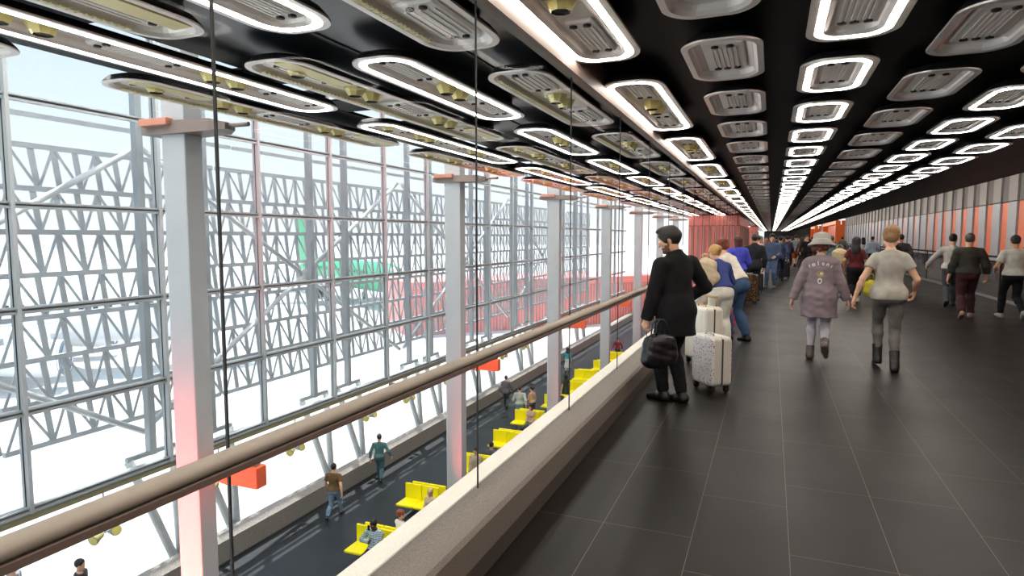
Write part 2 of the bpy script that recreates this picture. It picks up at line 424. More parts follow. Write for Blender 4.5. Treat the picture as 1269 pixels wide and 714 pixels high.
    for s, n in ((-1, 'l'), (1, 'r')):
        hp, kn, an, fp = lg[n]; F = rotx(-R(fp)) @ rotz(R(P.get(n+'fy', -s*6)))
        def fp_(x, y, z): return an+F @ V(x, y, z)
        pr = [cone(fp_(0, -.035, -.045), fp_(0, .06, -.05), .042, .042, k=.03), cone(fp_(0, .06, -.05), fp_(s*.005, .155, -.062), .043, .03, k=.03),
              cone(fp_(0, -.02, -.05), fp_(0, 0., .03), .045, .042, k=.03, caps=[(fp_(0, 0, .035), F @ V(0, 0, 1))])]
        if so['boot']: pr += [cone(an, an+nrm(kn-an)*so['boot'], .05, .06, None, [(an+nrm(kn-an)*so['boot'], kn-an)], k=.03)]
        nmesh('boot' if so['boot'] else 'shoe', fin([net(pr, h_h*1.2, [(fp_(0, 0, -.085), F @ V(0, 0, -1))])]), sm, root)
    # top
    to = dict(kind='shirt', col='#8a8a8a', sleeve=1., hem=.9, loose=.012, neck=1.455, name='shirt'); to.update(top or {})
    tm = to.get('mat') or cloth(to['col']); i = to['loose']
    if to['kind'] != 'none':
        pr = torso(i)
        for j in (0, 5, 6):
            if pr[j]['t'] == 'e' and j == 0: pr[j] = ell(pr[j]['c']+V(0, 0, .005), pr[j]['r']+V(.010, .012, .01), k=.05)
        if to['hem'] < .8: pr = [p for i_, p in enumerate(pr) if i_ != (len(pr)-3 if fem else len(pr)-1)]
        else: pr[-3 if fem else -1] = cone(B+V(-.07, -.06, -.03), B+V(.07, -.06, -.03), .094+i, .094+i, k=.06)
        for n in ('lr' if to['hem'] >= .8 else ''):
            hp, kn, an, fp = lg[n]; pr += [cone(hp+V(0, 0, .05), hp+(kn-hp)*.22, .09*build+i, .092*build+i, k=.05)]
        for n in 'lr':
            a, e, c = arms[n]; sl = to['sleeve']; q = .9 if fem else 1.05
            ju = to.get('arm', i)
            if sl <= 0: continue
            if sl <= .55:
                t = sl/.55; b = a+(e-a)*t; pr += [cone(a, b, .054*q+ju, .052*q+ju, None, [(b, e-a)], k=.03)]
            else:
                t = (sl-.5)/.5; b = e+(c-e)*t*.985
                pr += [cone(a, e, .054*q+ju, .043*q+ju, k=.03), cone(e, b, .043*q+ju, .034*q+ju, None, [(b, c-e)], k=.02)]
        hem = to['hem']; cuts = []
        if hem < .8:                                   # coat or dress hanging below the hips
            fl = to.get('flare', .19); zb = hem
            pr += [cone(T((0, -.005, 1.1)), B+V(0, -.01, -.03), .135*build+i, .178*build+i, ((0, 1, 0), 1.25), k=.06),
                   cone(B+V(0, -.01, -.03), B+V(0, to.get('sway', -.01), hem-.95), .178*build+i, fl*build+i, ((0, 1, 0), 1.25), [(B+V(0, 0, hem-.95), (0, 0, -1))], k=.05)]
        else: cuts.append((T((0, 0, hem)), MT @ V(0, 0, -1)))
        pr_col = []
        if to.get('collar'): pr += [cone(T((0, -.02, 1.44)), T((0, -.005, 1.505)), .078, .072, k=.015)]
        cuts.append((T((0, .0, to['neck']+(.05 if to.get('collar') else 0))), MT @ V(0, .35, 1)))
        g = nmesh(to['name'], fin([net(pr, h_b, cuts, to.get('fold', .004)*(detail > 0), int(height*997))]), tm, root)
        root['_top'] = g.name
    # hair
    ho = dict(kind='short', col='#1d1612'); ho.update(hair or {})
    hm = mat('hair_'+ho['col'], ho['col'], .55, 0, .5, 120, .35, 60); hk = ho['kind']
    if hk != 'none':
        gy = .011 if hk == 'short' else .016
        pr = [ell(Hp(0, -.014, .032), V(.075, .097, .094)+gy, HM, k=.02)]
        if hk == 'quiff':
            pr += [ell(Hp(0, .052, .108), (.044, .036, .024), HM @ rotx(R(14)), k=.03), ell(Hp(0, -.01, .100), (.052, .07, .024), HM, k=.03), ell(Hp(.0, .078, .104), (.03, .022, .014), HM @ rotx(R(12)), k=.02)]
        if hk == 'long': pr += [cone(Hp(0, -.045, .03), Hp(0, -.09, -.2), .098, .10, ((0, 1, 0), 1.4), k=.05), cone(Hp(0, -.09, -.18), Hp(0, -.10, -ho.get('len', .36)), .10, .06, ((0, 1, 0), 1.6), k=.05)]
        if hk == 'bob': pr += [cone(Hp(0, -.035, .03), Hp(0, -.05, -.10), .098, .09, ((0, 1, 0), 1.15), k=.04)]
        if hk == 'curly': pr += [ell(Hp(0, -.02, .05), (.105, .12, .11), HM, k=.03)]+[ell(Hp(rnd.uniform(-.09, .09), rnd.uniform(-.12, .03), rnd.uniform(-.04, .13)), (.035,)*3, k=.02) for _ in range(14)]
        if hk == 'under_hat': pr = [ell(Hp(0, -.03, -.01), (.092, .1, .05), HM, k=.03)]+[ell(Hp(rnd.uniform(-.1, .1), rnd.uniform(-.12, -.01), rnd.uniform(-.075, .01)), (.03,)*3, k=.015) for _ in range(16)]
        if hk == 'bun': pr += [ell(Hp(0, -.115, .045), (.05, .042, .05), HM, k=.02)]
        if hk == 'updo': pr += [ell(Hp(0, -.055, .085), (.085, .075, .06), HM, k=.03), ell(Hp(0, -.085, .0), (.06, .05, .05), HM, k=.03)]
        pr += [ell(Hp(0, .094, -.035), (.082, .075, .088), HM, k=.012, op='s')]
        cut = []
        if hk in ('short', 'quiff', 'bun', 'updo'): pr += [cone(Hp(0, .03, -.115), Hp(0, -.10, -.155), .1, .07, ((1, 0, 0), .7), k=.02, op='s')]
        pr += [cone(Hp(s*.085, .0, -.01), Hp(s*.095, .0, -.06), .026, .04, k=.01, op='s') for s in (-1, 1)] if hk in ('short', 'quiff', 'bun', 'updo') else []
        nmesh('hair', fin([net(pr, h_h, cut, .003 if detail else 0, 5)]), hm, root)
    info = dict(root=root, sc=sc, arms=arms, T=T, MT=MT, Hp=Hp, HM=HM, hc=hc, B=B, lg=lg, top=root.get('_top'), fin=fin)
    if '_top' in root: del root['_top']
    return info
def world_pt(info, p):
    M = Matrix.Translation(info['root'].location) @ Matrix.Rotation(info['root'].rotation_euler.z, 4, 'Z')
    return M @ Vector(tuple(np.array(p)*info['sc']))
# === SCENE
sc = bpy.context.scene
F_PX = 780.; PITCH = math.atan2(63., F_PX); YAW = R(22.335); EYE = 1.65
cam = bpy.data.cameras.new('camera'); cam.sensor_width = 36; cam.sensor_fit = 'HORIZONTAL'; cam.lens = 36*F_PX/1269.
cam.clip_start = .05; cam.clip_end = 2000
co = bpy.data.objects.new('camera', cam); C.objects.link(co); co.location = (0, 0, EYE)
co.rotation_euler = (PI/2-PITCH, 0, YAW); sc.camera = co
YF = 150.                       # far end of the walkway
ZC = 2.95                       # underside of the light pods
GX = -1.45                      # glass line of the walkway
ZL = -7.0                       # concourse floor

# ------------------------------------------------------------------ surfaces
def floor_mat():
    m = mat('floor_tile', '#2b2724', .4, 0, spec=.18); nt = m.node_tree; b = nt.nodes['Principled BSDF']
    tc = nt.nodes.new('ShaderNodeTexCoord'); sp = nt.nodes.new('ShaderNodeSeparateXYZ'); cb = nt.nodes.new('ShaderNodeCombineXYZ')
    nt.links.new(tc.outputs['Object'], sp.inputs[0])
    ax = nt.nodes.new('ShaderNodeMath'); ax.operation = 'ADD'; ax.inputs[1].default_value = .85+.4935*20
    nt.links.new(sp.outputs['X'], ax.inputs[0]); ay = nt.nodes.new('ShaderNodeMath'); ay.operation = 'ADD'; ay.inputs[1].default_value = 60.53
    nt.links.new(sp.outputs['Y'], ay.inputs[0])
    nt.links.new(ay.outputs[0], cb.inputs[0]); nt.links.new(ax.outputs[0], cb.inputs[1])
    br = nt.nodes.new('ShaderNodeTexBrick'); br.offset = .37; br.offset_frequency = 3; br.squash = 1
    br.inputs['Scale'].default_value = 1; br.inputs['Brick Width'].default_value = 1.0; br.inputs['Row Height'].default_value = .4935
    br.inputs['Mortar Size'].default_value = .0018; br.inputs['Mortar Smooth'].default_value = 0; br.inputs['Bias'].default_value = 0
    br.inputs['Color1'].default_value = lin('#120d09'); br.inputs['Color2'].default_value = lin('#17110d'); br.inputs['Mortar'].default_value = lin('#6b6156')
    nt.links.new(cb.outputs[0], br.inputs['Vector'])
    n = nt.nodes.new('ShaderNodeTexNoise'); n.inputs['Scale'].default_value = 1.3; n.inputs['Detail'].default_value = 8; nt.links.new(tc.outputs['Object'], n.inputs['Vector'])
    mx = nt.nodes.new('ShaderNodeMix'); mx.data_type = 'RGBA'; mx.blend_type = 'MULTIPLY'; mx.inputs[0].default_value = .55
    rp = nt.nodes.new('ShaderNodeValToRGB'); rp.color_ramp.elements[0].position = .3; rp.color_ramp.elements[0].color = (.45, .45, .45, 1); rp.color_ramp.elements[1].position = .7
    nt.links.new(n.outputs['Fac'], rp.inputs[0]); nt.links.new(br.outputs['Color'], mx.inputs[6]); nt.links.new(rp.outputs[0], mx.inputs[7]); nt.links.new(mx.outputs[2], b.inputs['Base Color'])
    rr = nt.nodes.new('ShaderNodeMapRange'); rr.inputs[3].default_value = .34; rr.inputs[4].default_value = .5
    nt.links.new(n.outputs['Fac'], rr.inputs[0]); nt.links.new(rr.outputs[0], b.inputs['Roughness'])
    return m
def speck(name, c0, c1, scale, rough=.6):
    if name in MATS: return MATS[name]
    m = mat(name, c0, rough); nt = m.node_tree; b = nt.nodes['Principled BSDF']
    tc = nt.nodes.new('ShaderNodeTexCoord'); n = nt.nodes.new('ShaderNodeTexNoise'); n.inputs['Scale'].default_value = scale; n.inputs['Detail'].default_value = 5; n.inputs['Roughness'].default_value = .8
    nt.links.new(tc.outputs['Object'], n.inputs['Vector']); r = nt.nodes.new('ShaderNodeValToRGB')
    r.color_ramp.elements[0].position = .4; r.color_ramp.elements[0].color = lin(c1); r.color_ramp.elements[1].position = .6; r.color_ramp.elements[1].color = lin(c0)
    nt.links.new(n.outputs['Fac'], r.inputs[0]); nt.links.new(r.outputs[0], b.inputs['Base Color'])
    bp = nt.nodes.new('ShaderNodeBump'); bp.inputs['Strength'].default_value = .15; bp.inputs['Distance'].default_value = .003
    nt.links.new(n.outputs['Fac'], bp.inputs['Height']); nt.links.new(bp.outputs['Normal'], b.inputs['Normal'])
    return m
def slate_mat():
    m = mat('slate', '#33383c', .5, spec=.3); nt = m.node_tree; b = nt.nodes['Principled BSDF']
    tc = nt.nodes.new('ShaderNodeTexCoord'); br = nt.nodes.new('ShaderNodeTexBrick'); br.offset = 0
    br.inputs['Scale'].default_value = 1; br.inputs['Brick Width'].default_value = 1.2; br.inputs['Row Height'].default_value = 1.2; br.inputs['Mortar Size'].default_value = .004
    br.inputs['Color1'].default_value = lin('#23272a'); br.inputs['Color2'].default_value = lin('#292d31'); br.inputs['Mortar'].default_value = lin('#43484c')
    nt.links.new(tc.outputs['Object'], br.inputs['Vector']); nt.links.new(br.outputs['Color'], b.inputs['Base Color'])
    return m
steel = mat('painted_steel', '#c3c8ca', .5, .0, var=.06)
steel_d = mat('dark_steel', '#8b9296', .45, .1)
alu = mat('aluminium_profile', '#a0a6a9', .4, .1)
gasket = mat('black_gasket', '#23262a', .6)
bronze = mat('bronze_rail', '#a59a8d', .4, .1, var=.08, vscale=3)
bronze_d = mat('bronze_rail_under', '#75645a', .5, .1)
black = mat('black_ceiling', '#060607', .5, 0, var=.15, vscale=1.2, spec=.12)
concrete = speck('terrazzo', '#857b71', '#5f574f', 160)
ledge_m = speck('sunlit_stone', '#f6eee2', '#e6dccd', 120)  # outer ledge: sunlight put into a paler stone colour
glass = glass_mat('clear_glass', (.955, .975, .985), .008)
glass_cw = glass_mat('facade_glass', (.975, .985, .99), .012, 0., .042)

def struct(o): o['kind'] = 'structure'; return o
# walkway floor and its kerb
struct(MB().box((-1.25, -4, -.3), (5.55, YF, 0)).build('floor', floor_mat()))
k = MB()
k.loft([[(-1.60, y, -.32), (-1.262, y, -.02), (-1.262, y, .10), (-1.238, y, .115), (-1.238, y, .262), (-1.256, y, .282), (-1.47, y, .276), (-1.47, y, -.32)] for y in (-4, YF)][::-1], 0)
struct(k.build('trim_1', concrete))
k = MB().box((-1.27, -4, 0), (-1.25, YF, .11)); struct(k.build('baseboard_glass_side', speck('shaded_terrazzo', '#4f4841', '#3c3631', 160)))  # toe strip: shade below the kerb face put into a darker colour
struct(MB().box((-1.60, -4, .10), (-1.472, YF, .277), bev=.01).build('trim_2', ledge_m))
struct(MB().box((-1.8, -4, -.75), (-1.62, YF, .1)).build('trim_3', mat('slab_edge', '#b9b3ac', .7)))
# walkway glass, pane by pane, with the dark joints between
gw = struct(empty('window_1')); y = 1.345-1.69*3; n = 0
while y < YF-2:
    L = 1.69*(1 if y < 45 else 6)
    MB().box((GX-.006, y+.004, .27), (GX+.006, y+L-.004, 2.98)).build('glass_pane', glass, gw)
    MB().box((GX-.004, y-.0035, .27), (GX+.004, y+.0035, 2.98)).build('glass_joint', mat('joint_seal', '#2a2522', .6), gw)
    y += L
b = MB(); b.box((-1.415, -4, 2.855), (-1.375, YF, 3.12)); b.box((-1.475, -4, 2.865), (-1.425, YF, 3.12), 1)
struct(b.build('trim_4', [bronze_d, mat('bronze_channel', '#6a6058', .4, .2)]))
# hand rail in front of the glass
hr = empty('handrail', (-1.30, 0, 1.06)); tag(hr, 'long bronze handrail running along the inside of the walkway glass', 'handrail')
prof = [(.030*math.cos(a), .0215*math.sin(a)+.014) for a in [2*PI*i/14 for i in range(14)]]
MB().loft([[(p[0], y, p[1]) for p in prof] for y in (-3.5, YF-1)][::-1], 0, smooth=True).build('grip', bronze, hr)
MB().box((-.022, -3.5, -.03), (.018, YF-1, -.009), bev=.003).build('under_rail', bronze_d, hr)
for i in range(22):
    y = 1.345-1.69*2+1.69*i+.84
    MB().tube([(-.145, y, -.02), (-.06, y, -.022), (-.01, y, -.018)], .011, 8).build('bracket', bronze_d, hr)

# ceiling over the walkway, the cove at the far side and the strip over the concourse
cl = MB()
cl.box((-1.37, -4, 3.10), (5.2, YF, 3.25)); cl.box((-4.28, -4, 3.10), (-1.48, YF, 3.25), 1); cl.box((-5.3, -4, 3.10), (-4.62, YF, 3.13))
y = -3.6; i = 0
while y < YF:                                    # bridges across the open slot
    cl.box((-4.63, y, 3.105), (-4.27, y+(.55 if i % 3 else 1.3), 3.125)); y += (1.35 if i % 3 else 2.6); i += 1
cl.box((5.1, -4, 3.1), (5.2, YF, 3.75)); cl.loft([[(5.1, y, 3.7), (7.6, y, 4.16), (8.3, y, 4.17), (8.3, y, 4.3), (5.1, y, 3.9)] for y in (-4, YF)], 2)
struct(cl.build('ceiling', [black, mat('ceiling_daylight_tint', '#1c2227', .3, spec=.5), mat('cove_black', '#030303', .9, spec=.02)]))  # second colour: glass tint and reflected daylight put into the black ceiling
tr = MB()
for x in (-2.25, -3.05): tr.box((x-.012, -4, 3.09), (x+.012, YF, 3.10))
struct(tr.build('trim_5', mat('ceiling_strip', '#3c3f42', .5)))
rf = MB(); rf.box((-15.85, -6, 7.4), (-4.6, 75, 7.6)); struct(rf.build('ceiling_concourse', mat('roof_under', '#d5d7d8', .8)))
tag(MB().box((-10.6, -5, 7.25), (-10.2, 74, 7.39)).build('added_strip_light', mat('added_strip_led', '#ffffff', .5, emit='#fff8ee', estr=10.)), 'continuous added fill light under the concourse roof above the benches', 'light')  # added glowing strip, unseen, to brighten benches and columns
tag(MB().box((-7.6, -5, 7.25), (-7.2, 74, 7.39)).build('added_strip_light', mat('added_strip_led', '#ffffff', .5)), 'continuous added fill light under the concourse roof on the walkway side of the columns', 'light')  # second added strip for the same fill light
# dark box over the ceiling so that no sky leaks above the walkway
struct(MB().box((-5.3, -4, 6.6), (9, YF, 6.9)).build('ceiling_roof', black))

tag(MB().box((5.2, -3, 3.2), (5.26, YF-1, 3.34)).build('added_wall_light', mat('added_wall_led', '#ffffff', .5, emit='#fff2e4', estr=10.)), 'added light line hidden above the ceiling edge washing the panelled wall', 'light')  # added glowing strip, out of view, to brighten the wall panels
# right wall: folded panels
wp = MB(); y = -4.2; i = 0
while y < YF:
    for j, (w, x) in enumerate(((.93, 7.94), (.82, 8.0))):
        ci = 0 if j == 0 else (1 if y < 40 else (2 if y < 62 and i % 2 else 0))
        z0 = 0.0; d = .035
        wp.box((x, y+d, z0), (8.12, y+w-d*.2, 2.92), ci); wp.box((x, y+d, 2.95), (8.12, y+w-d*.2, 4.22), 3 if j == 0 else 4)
        y += w
    i += 1
wp.box((8.1, -4, 0), (8.2, YF, 4.3), 5)
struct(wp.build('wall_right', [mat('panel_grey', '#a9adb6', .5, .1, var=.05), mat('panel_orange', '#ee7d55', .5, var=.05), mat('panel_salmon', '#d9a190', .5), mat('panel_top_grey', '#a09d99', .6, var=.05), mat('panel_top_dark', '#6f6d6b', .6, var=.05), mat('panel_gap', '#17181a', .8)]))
struct(MB().box((5.55, -4, -.3), (8.2, YF, -.02)).build('floor_lane', mat('lane_floor', '#85868a', .55, var=.1)))
struct(MB().box((-1.5, YF-.2, -.3), (8.2, YF, 4.3)).build('wall_end', mat('end_wall', '#3a3836', .8)))
struct(MB().box((-1.6, -4.4, -.3), (8.2, -4.2, 4.3)).build('wall_back', mat('back_wall', '#8f8a84', .8)))

# moving walkway: pallets, balustrade of glass between posts, two rails
mw = empty('moving_walkway', (5.9, 0, 0)); tag(mw, 'moving walkway lane with yellow-edged grey belt beside the panelled wall', 'moving walkway')
MB().box((.2, 6, -.02), (1.0, YF-2, .01)).build('belt', mat('belt', '#77797c', .5, .3, .5, 60), mw)
MB().box((1.36, 6, .0), (1.44, 82, .016)).build('edge_line', mat('yellow_line', '#c9b25c', .6), mw)
ba = empty('balustrade', (5.55, 0, 0)); tag(ba, 'glass balustrade with twin black rails beside the moving walkway', 'balustrade')
MB().box((-.04, 6, 0), (.04, YF-2, .06)).build('kerb', mat('kerb_strip', '#8b8983', .5), ba)
y = 6.
while y < YF-4:
    L = 2.8 if y < 70 else 11.2
    MB().box((-.008, y+.03, .06), (.008, y+L-.03, .98)).build('glass_panel', glass_mat('smoky_glass', (.72, .75, .78), .6), ba)
    MB().box((-.018, y-.02, .0), (.018, y+.02, 1.12)).build('post', gasket, ba)
    y += L
MB().tube([(0, 6, 1.13), (0, YF-3, 1.13)], .028, 8).build('top_rail', gasket, ba)
MB().tube([(0, 6, 1.0), (0, YF-3, 1.0)], .024, 8).build('mid_rail', gasket, ba)

# orange doorways standing out of the panelled wall
om = mat('orange_paint', '#f0702c', .45); omd = mat('orange_recess', '#c2521e', .6)
def portal(y, L, label, x0=6.95, h=3.65):
    p = empty('doorway', (x0, y, 0)); tag(p, label, 'doorway')
    m = MB(); m.box((0, 0, 0), (.99, .5, h)); m.box((0, .5, h-.45), (.99, L, h)); m.box((0, L, 0), (.99, L+.5, h)); m.build('portal_frame', om, p)
    MB().box((.7, .5, 0), (.95, L, h-.45)).build('recessed_door', omd, p)
    m = MB(); m.box((.55, -.06, h-.5), (.6, 0, h-.06)); m.box((.3, -.05, h-.02), (1.0, -.01, h+.16)); m.build('sign_blade', mat('sign_white', '#f2efe9', .5, emit='#ffffff', estr=.6), p)
portal(83.5, 20, 'nearest orange doorway frame projecting from the grey panelled wall')
portal(122., 12, 'farther orange doorway frame beyond the large orange doorway')

# ------------------------------------------------------------------ concourse below
struct(MB().box((-13.2, -6, ZL-.3), (-1.7, 75, ZL)).build('floor_concourse', slate_mat()))
kb = MB(); kb.loft([[(-13.55, y, ZL-.3), (-13.15, y, ZL-.3), (-13.15, y, ZL+.62), (-13.28, y, ZL+.72), (-13.55, y, ZL+.72)] for y in (-6, 75)][::-1], 0)
struct(kb.build('trim_6', speck('kerb_concrete', '#8a8680', '#706c68', 20)))
struct(MB().box((-13.15, -6, ZL), (-13.11, 75, ZL+.06)).build('baseboard_kerb', gasket))
struct(MB().box((-2.1, -4.3, ZL), (-1.9, 36.6, -.3)).build('wall_lower', mat('lower_wall', '#b9ada4', .7)))
# yellow double-sided benches
yel = mat('bench_yellow', '#fff000', .45); yl = mat('bench_leg', '#c9c9c4', .4, .5)
def make_bench():
    r = empty('bench')
    for s in (0, 1):
        for rowy, d, ox in ((0, -1, 0), (.16, 1, .20)):
            x = s*.60+ox
            mb = MB(); y0, y1 = (rowy-.56, rowy) if d < 0 else (rowy, rowy+.56)
            mb.box((x, y0, .38), (x+.585, y1, .45), 0, .02); mb.build('seat', yel, r)
            mb = MB(); yb = rowy if d < 0 else rowy-.06
            mb.box((x, yb, .40), (x+.585, yb+.06, .92+(.04 if d > 0 else 0)), 0, .02); mb.build('backrest', yel, r)
    for x in (.2, 1.08):
        mb = MB(); mb.box((x, -.42, 0), (x+.06, .62, .05)); mb.box((x, -.02, .05), (x+.06, .12, .4)); mb.build('leg', yl, r)
    return r
b0 = make_bench()
BY = [13.62, 16.6, 19.62, 22.7, 25.8, 28.9, 32.0, 35.1, 38.2, 41.3]
for i, y in enumerate(BY):
    b = b0 if i == 0 else copy_tree(b0)
    b.location = (-10.47 if i in (1, 4, 7) else -10.15, y, ZL)
    tag(b, 'bright yellow double-sided bench on the dark concourse floor, %s in the row from the camera' % ordinal(i+1), 'bench', 'yellow benches along the concourse')

# columns with their steel arms
colm = mat('column_paint', '#b4b8bb', .42, .0, var=.03, vscale=2); arm_m = mat('arm_paint', '#8c7d76', .5, .2); arm_o = mat('arm_orange', '#e8663c', .45)
def column(y, i):
    c = empty('column', (-8.75, y, ZL)); tag(c, 'tall grey steel column rising from the concourse, %s from the camera' % ordinal(i), 'column', 'columns of the concourse')
    ring = []
    a, bb, r = .28, .17, .07
    for cx_, cy_, a0 in ((a-.02, bb-.02, 0), (-a+.12, bb-.12, 90), (-a+.12, -bb+.12, 180), (a-.02, -bb+.02, 270)):
        rr = .02 if cx_ > 0 else .12
        for kk in range(5):
            t = R(a0+22.5*kk); ring.append((cx_+rr*math.cos(t), cy_+rr*math.sin(t)))
    MB().loft([[(p[0], p[1], z) for p in ring] for z in (0, 14.4)], 0, smooth=False).build('shaft', colm, c)
    MB().box((-.42, -.3, 0), (.42, .3, .05), bev=.01).build('base_plate', steel_d, c)
    # upper arm
    m = MB(); z = 10.38-.05
    m.loft([[(x, -w, z-h*.4), (x, w, z-h*.4), (x, w, z+h*.6), (x, -w, z+h*.6)] for x, w, h in ((-.62, .20, .13), (.2, .26, .2), (.85, .22, .18), (1.05, .1, .1))], 0)
    u = m.build('upper_arm', arm_m, c)
    MB().tube([(1.0, 0, z+.02), (1.42, 0, z+.02)], .035, 8).build('rod', arm_m, u)
    MB().box((-.5, -.34, z+.05), (.1, -.2, z+.16), bev=.01).build('pink_channel', mat('arm_pink', '#c98a74', .5), u)
    m = MB(); z = 4.72; m.box((.2, -.11, z), (1.45, .11, z+.34), bev=.015); u = m.build('lower_arm', arm_o, c)
    m = MB(); m.lathe([(.07, 1.22), (.075, 1.24), (.075, 1.36), (.07, 1.38)], 14, 0, 'X', (0, 0, z+.4)); m.build('roller', steel_d, u)
    MB().box((1.26, -.05, z+.33), (1.34, .05, z+.44), bev=.01).build('roller_bracket', arm_o, u)
for i in range(7):
    column(7.41+9.37*i, i+1)
    # added red uplighter that makes the pink glow on the column foot
    u = MB(); u.lathe([(.13, 0), (.15, .02), (.15, .10), (.12, .12)], 16); yq = 7.41+9.37*i-3.4
    u = u.build('added_uplighter', gasket); u.location = (-8.8, yq, ZL); tag(u, 'small black added uplighter at the foot of the %s concourse column' % ORD[i], 'added lamp')
    L = bpy.data.lights.new('added_red_spot', 'SPOT'); L.energy = (7500, 1000, 380, 80, 60, 50, 40)[i]; L.color = (1, .10, .07); L.spot_size = R(52); L.spot_blend = 1.; L.shadow_soft_size = .08
    lo_ = bpy.data.objects.new('added_red_spot', L); C.objects.link(lo_); lo_.location = (-8.8, yq, ZL+.14); lo_.rotation_euler = Vector((0, 3.1, 2.7)).to_track_quat('-Z', 'Y').to_euler()

# ------------------------------------------------------------------ curtain wall (mullions, transoms, panes)
cw = struct(empty('window_2')); XW = -13.4; TZ = [7.3, 6.3, 4.3, 2.27, .25, -1.74, -3.68]; MY = [1.24+3.12*i for i in range(-2, 20)]
for y in MY:
    m = MB(); m.box((XW-.02, y-.055, -3.75), (XW+.05, y+.055, 7.4)); m.box((XW+.05, y-.035, -3.75), (XW+.17, y+.035, 7.4), 1); m.box((XW+.05, y-.05, -3.75), (XW+.06, y+.05, 7.4), 2); m.build('mullion', [alu, mat('mullion_fin', '#a9adaf', .45), gasket], cw)
for z in TZ:
    m = MB()
    m.box((XW-.03, -5, z-.06), (XW+.09, 62, z+.06), 0); m.box((XW+.09, -5, z-.075), (XW+.14, 62, z-.035), 0); m.box((XW+.09, -5, z+.02), (XW+.13, 62, z+.05), 0); m.box((XW+.09, -5, z-.012), (XW+.10, 62, z+.004), 1)
    if z < -3: m.box((XW-.1, -5, z-.22), (XW+.12, 62, z-.13), 2)
    m.build('transom', [alu, gasket, mat('sill_olive', '#8c8668', .5, .2)], cw)
for i in range(len(MY)-1):
    MB().box((XW-.012, MY[i]+.05, -3.6), (XW, MY[i+1]-.05, 7.3)).build('glass_pane', glass_cw, cw)
# twin spotlights hanging under the sill
def make_spots():
    r = empty('twin_spotlight')
    MB().tube([(0, 0, 1.05), (0, 0, .05)], .014, 8).build('drop_rod', steel_d, r)
    MB().tube([(0, -.16, .05), (0, .16, .05)], .02, 8).build('cross_bar', steel_d, r)
    for s, rz in ((-1, 0), (1, 1)):
        prof = [(.05, -.16), (.075, -.13), (.085, -.02), (.115, .06), (.115, .1)]
        m = MB(); m.lathe(prof, 16, 0); m.lathe([(.105, .101), (.0001, .103)], 16, 1, cap=False)
        M = Matrix.Translation((0, s*.2, 0)) @ Matrix.Rotation(R(100 if s < 0 else 75), 4, (1, .25, 0) if s < 0 else (.2, 1, .1))
        m.v = [tuple(M @ Vector(p)) for p in m.v]
        m.build('lamp_head', [mat('lamp_olive', '#8f8a58', .5) if s < 0 else mat('lamp_grey', '#7d827f', .45, .3), mat('lamp_lens', '#c9bf6a' if s < 0 else '#9a9f98', .2)], r)
    return r
s0 = make_spots()
for i, y in enumerate([5.9, 8.98, 12.1, 15.0, 18.9, 21.6, 25., 28.2, 31.4, 34.6]):
    s = s0 if i == 0 else copy_tree(s0); s.location = (XW+.02, y, -4.88)
    tag(s, 'pair of spotlights on a drop rod under the facade sill, %s from the camera' % ordinal(i+1), 'spotlight', 'spotlights under the facade')

# ------------------------------------------------------------------ outside steelwork
def make_truss():
    r = empty('lattice_truss'); P = 1.015; NB = 6; zs = [3.77, 2.78, 1.77, .76, -.25, -1.25, -2.27, -3.3]
    ch = MB()
    for z in zs: ch.bar((0, 0, z), (0, P*NB, z), .12, .12)
    ch.bar((.75, 0, 4.35), (.75, P*NB, 4.35), .12, .1)
    ch.build('chords', mat('lattice_grey', '#a3a9ad', .5), r)
    sl = MB(); br = MB()
    for a, b in zip(zs, zs[1:]):
        for i in range(NB*2):
            y = i*P/2+.43; sl.bar((0, y, a), (0, y+.13, b), .03, .14, up=(0, 1, 0))
        for i in range(NB):
            y = i*P+.43
            br.bar((.03, y, a), (.03, y-P/2+.13, b), .03, .06, up=(0, 1, 0)); br.bar((.03, y, a), (.03, y+P/2+.13, b), .03, .06, up=(0, 1, 0))
    sl.build('slats', MATS['lattice_grey'], r); br.build('braces', MATS['lattice_grey'], r)
    return r
t0 = make_truss()
for i in range(10):
    t = t0 if i == 0 else copy_tree(t0); t.location = (-16., 2.28-6.24+6.24*i, 0)
    tag(t, 'grey lattice truss screen outside the facade glass, %s bay from the camera' % ordinal(i+1), 'truss', 'lattice screens outside the facade')
def make_post():
    r = empty('steel_post')
    MB().bar((0, 0, -3.9), (0, 0, 6.2), .18, .18).build('shaft', steel_d, r)
    for s in (-1, 1): MB().tube([(0, .0+s*.62, -3.9), (.25, .55, -7.35)], .11, 10).build('leg', steel, r)
    MB().bar((0, -.68, -3.85), (0, .68, -3.85), .1, .1).build('foot_beam', steel_d, r)
    return r
p0 = make_post(); pys = []
for kq in range(8):
    pys += [17.3-6.24*2+6.24*kq, 19.2-6.24*2+6.24*kq]
for i, y in enumerate(pys):
    p = p0 if i == 0 else copy_tree(p0); p.location = (-14.55, y, 0)
    tag(p, 'dark steel post on a pair of slanting legs outside the facade, %s from the camera' % ordinal(i+1), 'post', 'steel posts outside the facade')
for i, (y0, z0) in enumerate(((5.2, .2), (17.4, .35), (29.7, .35), (42., .35))):
    r = empty('cross_brace', (-14.95, y0, z0)); pm = mat('pipe_pale', '#c3c7c9', .4, .2)
    for sy, sz in ((-1, 1), (1, 1), (-1, -1), (1, -1)):
        MB().tube([(0, sy*.1, sz*.06), (0, sy*6.0, sz*3.6)], .075, 10).build('pipe', pm, r)
    MB().lathe([(.2, -.02), (.2, .02)], 16, 0, 'X').build('node_plate', pm, r)
    tag(r, 'pale steel X brace of pipes behind the facade glass, %s from the camera' % ORD[i], 'brace', 'brace crossings behind the facade')

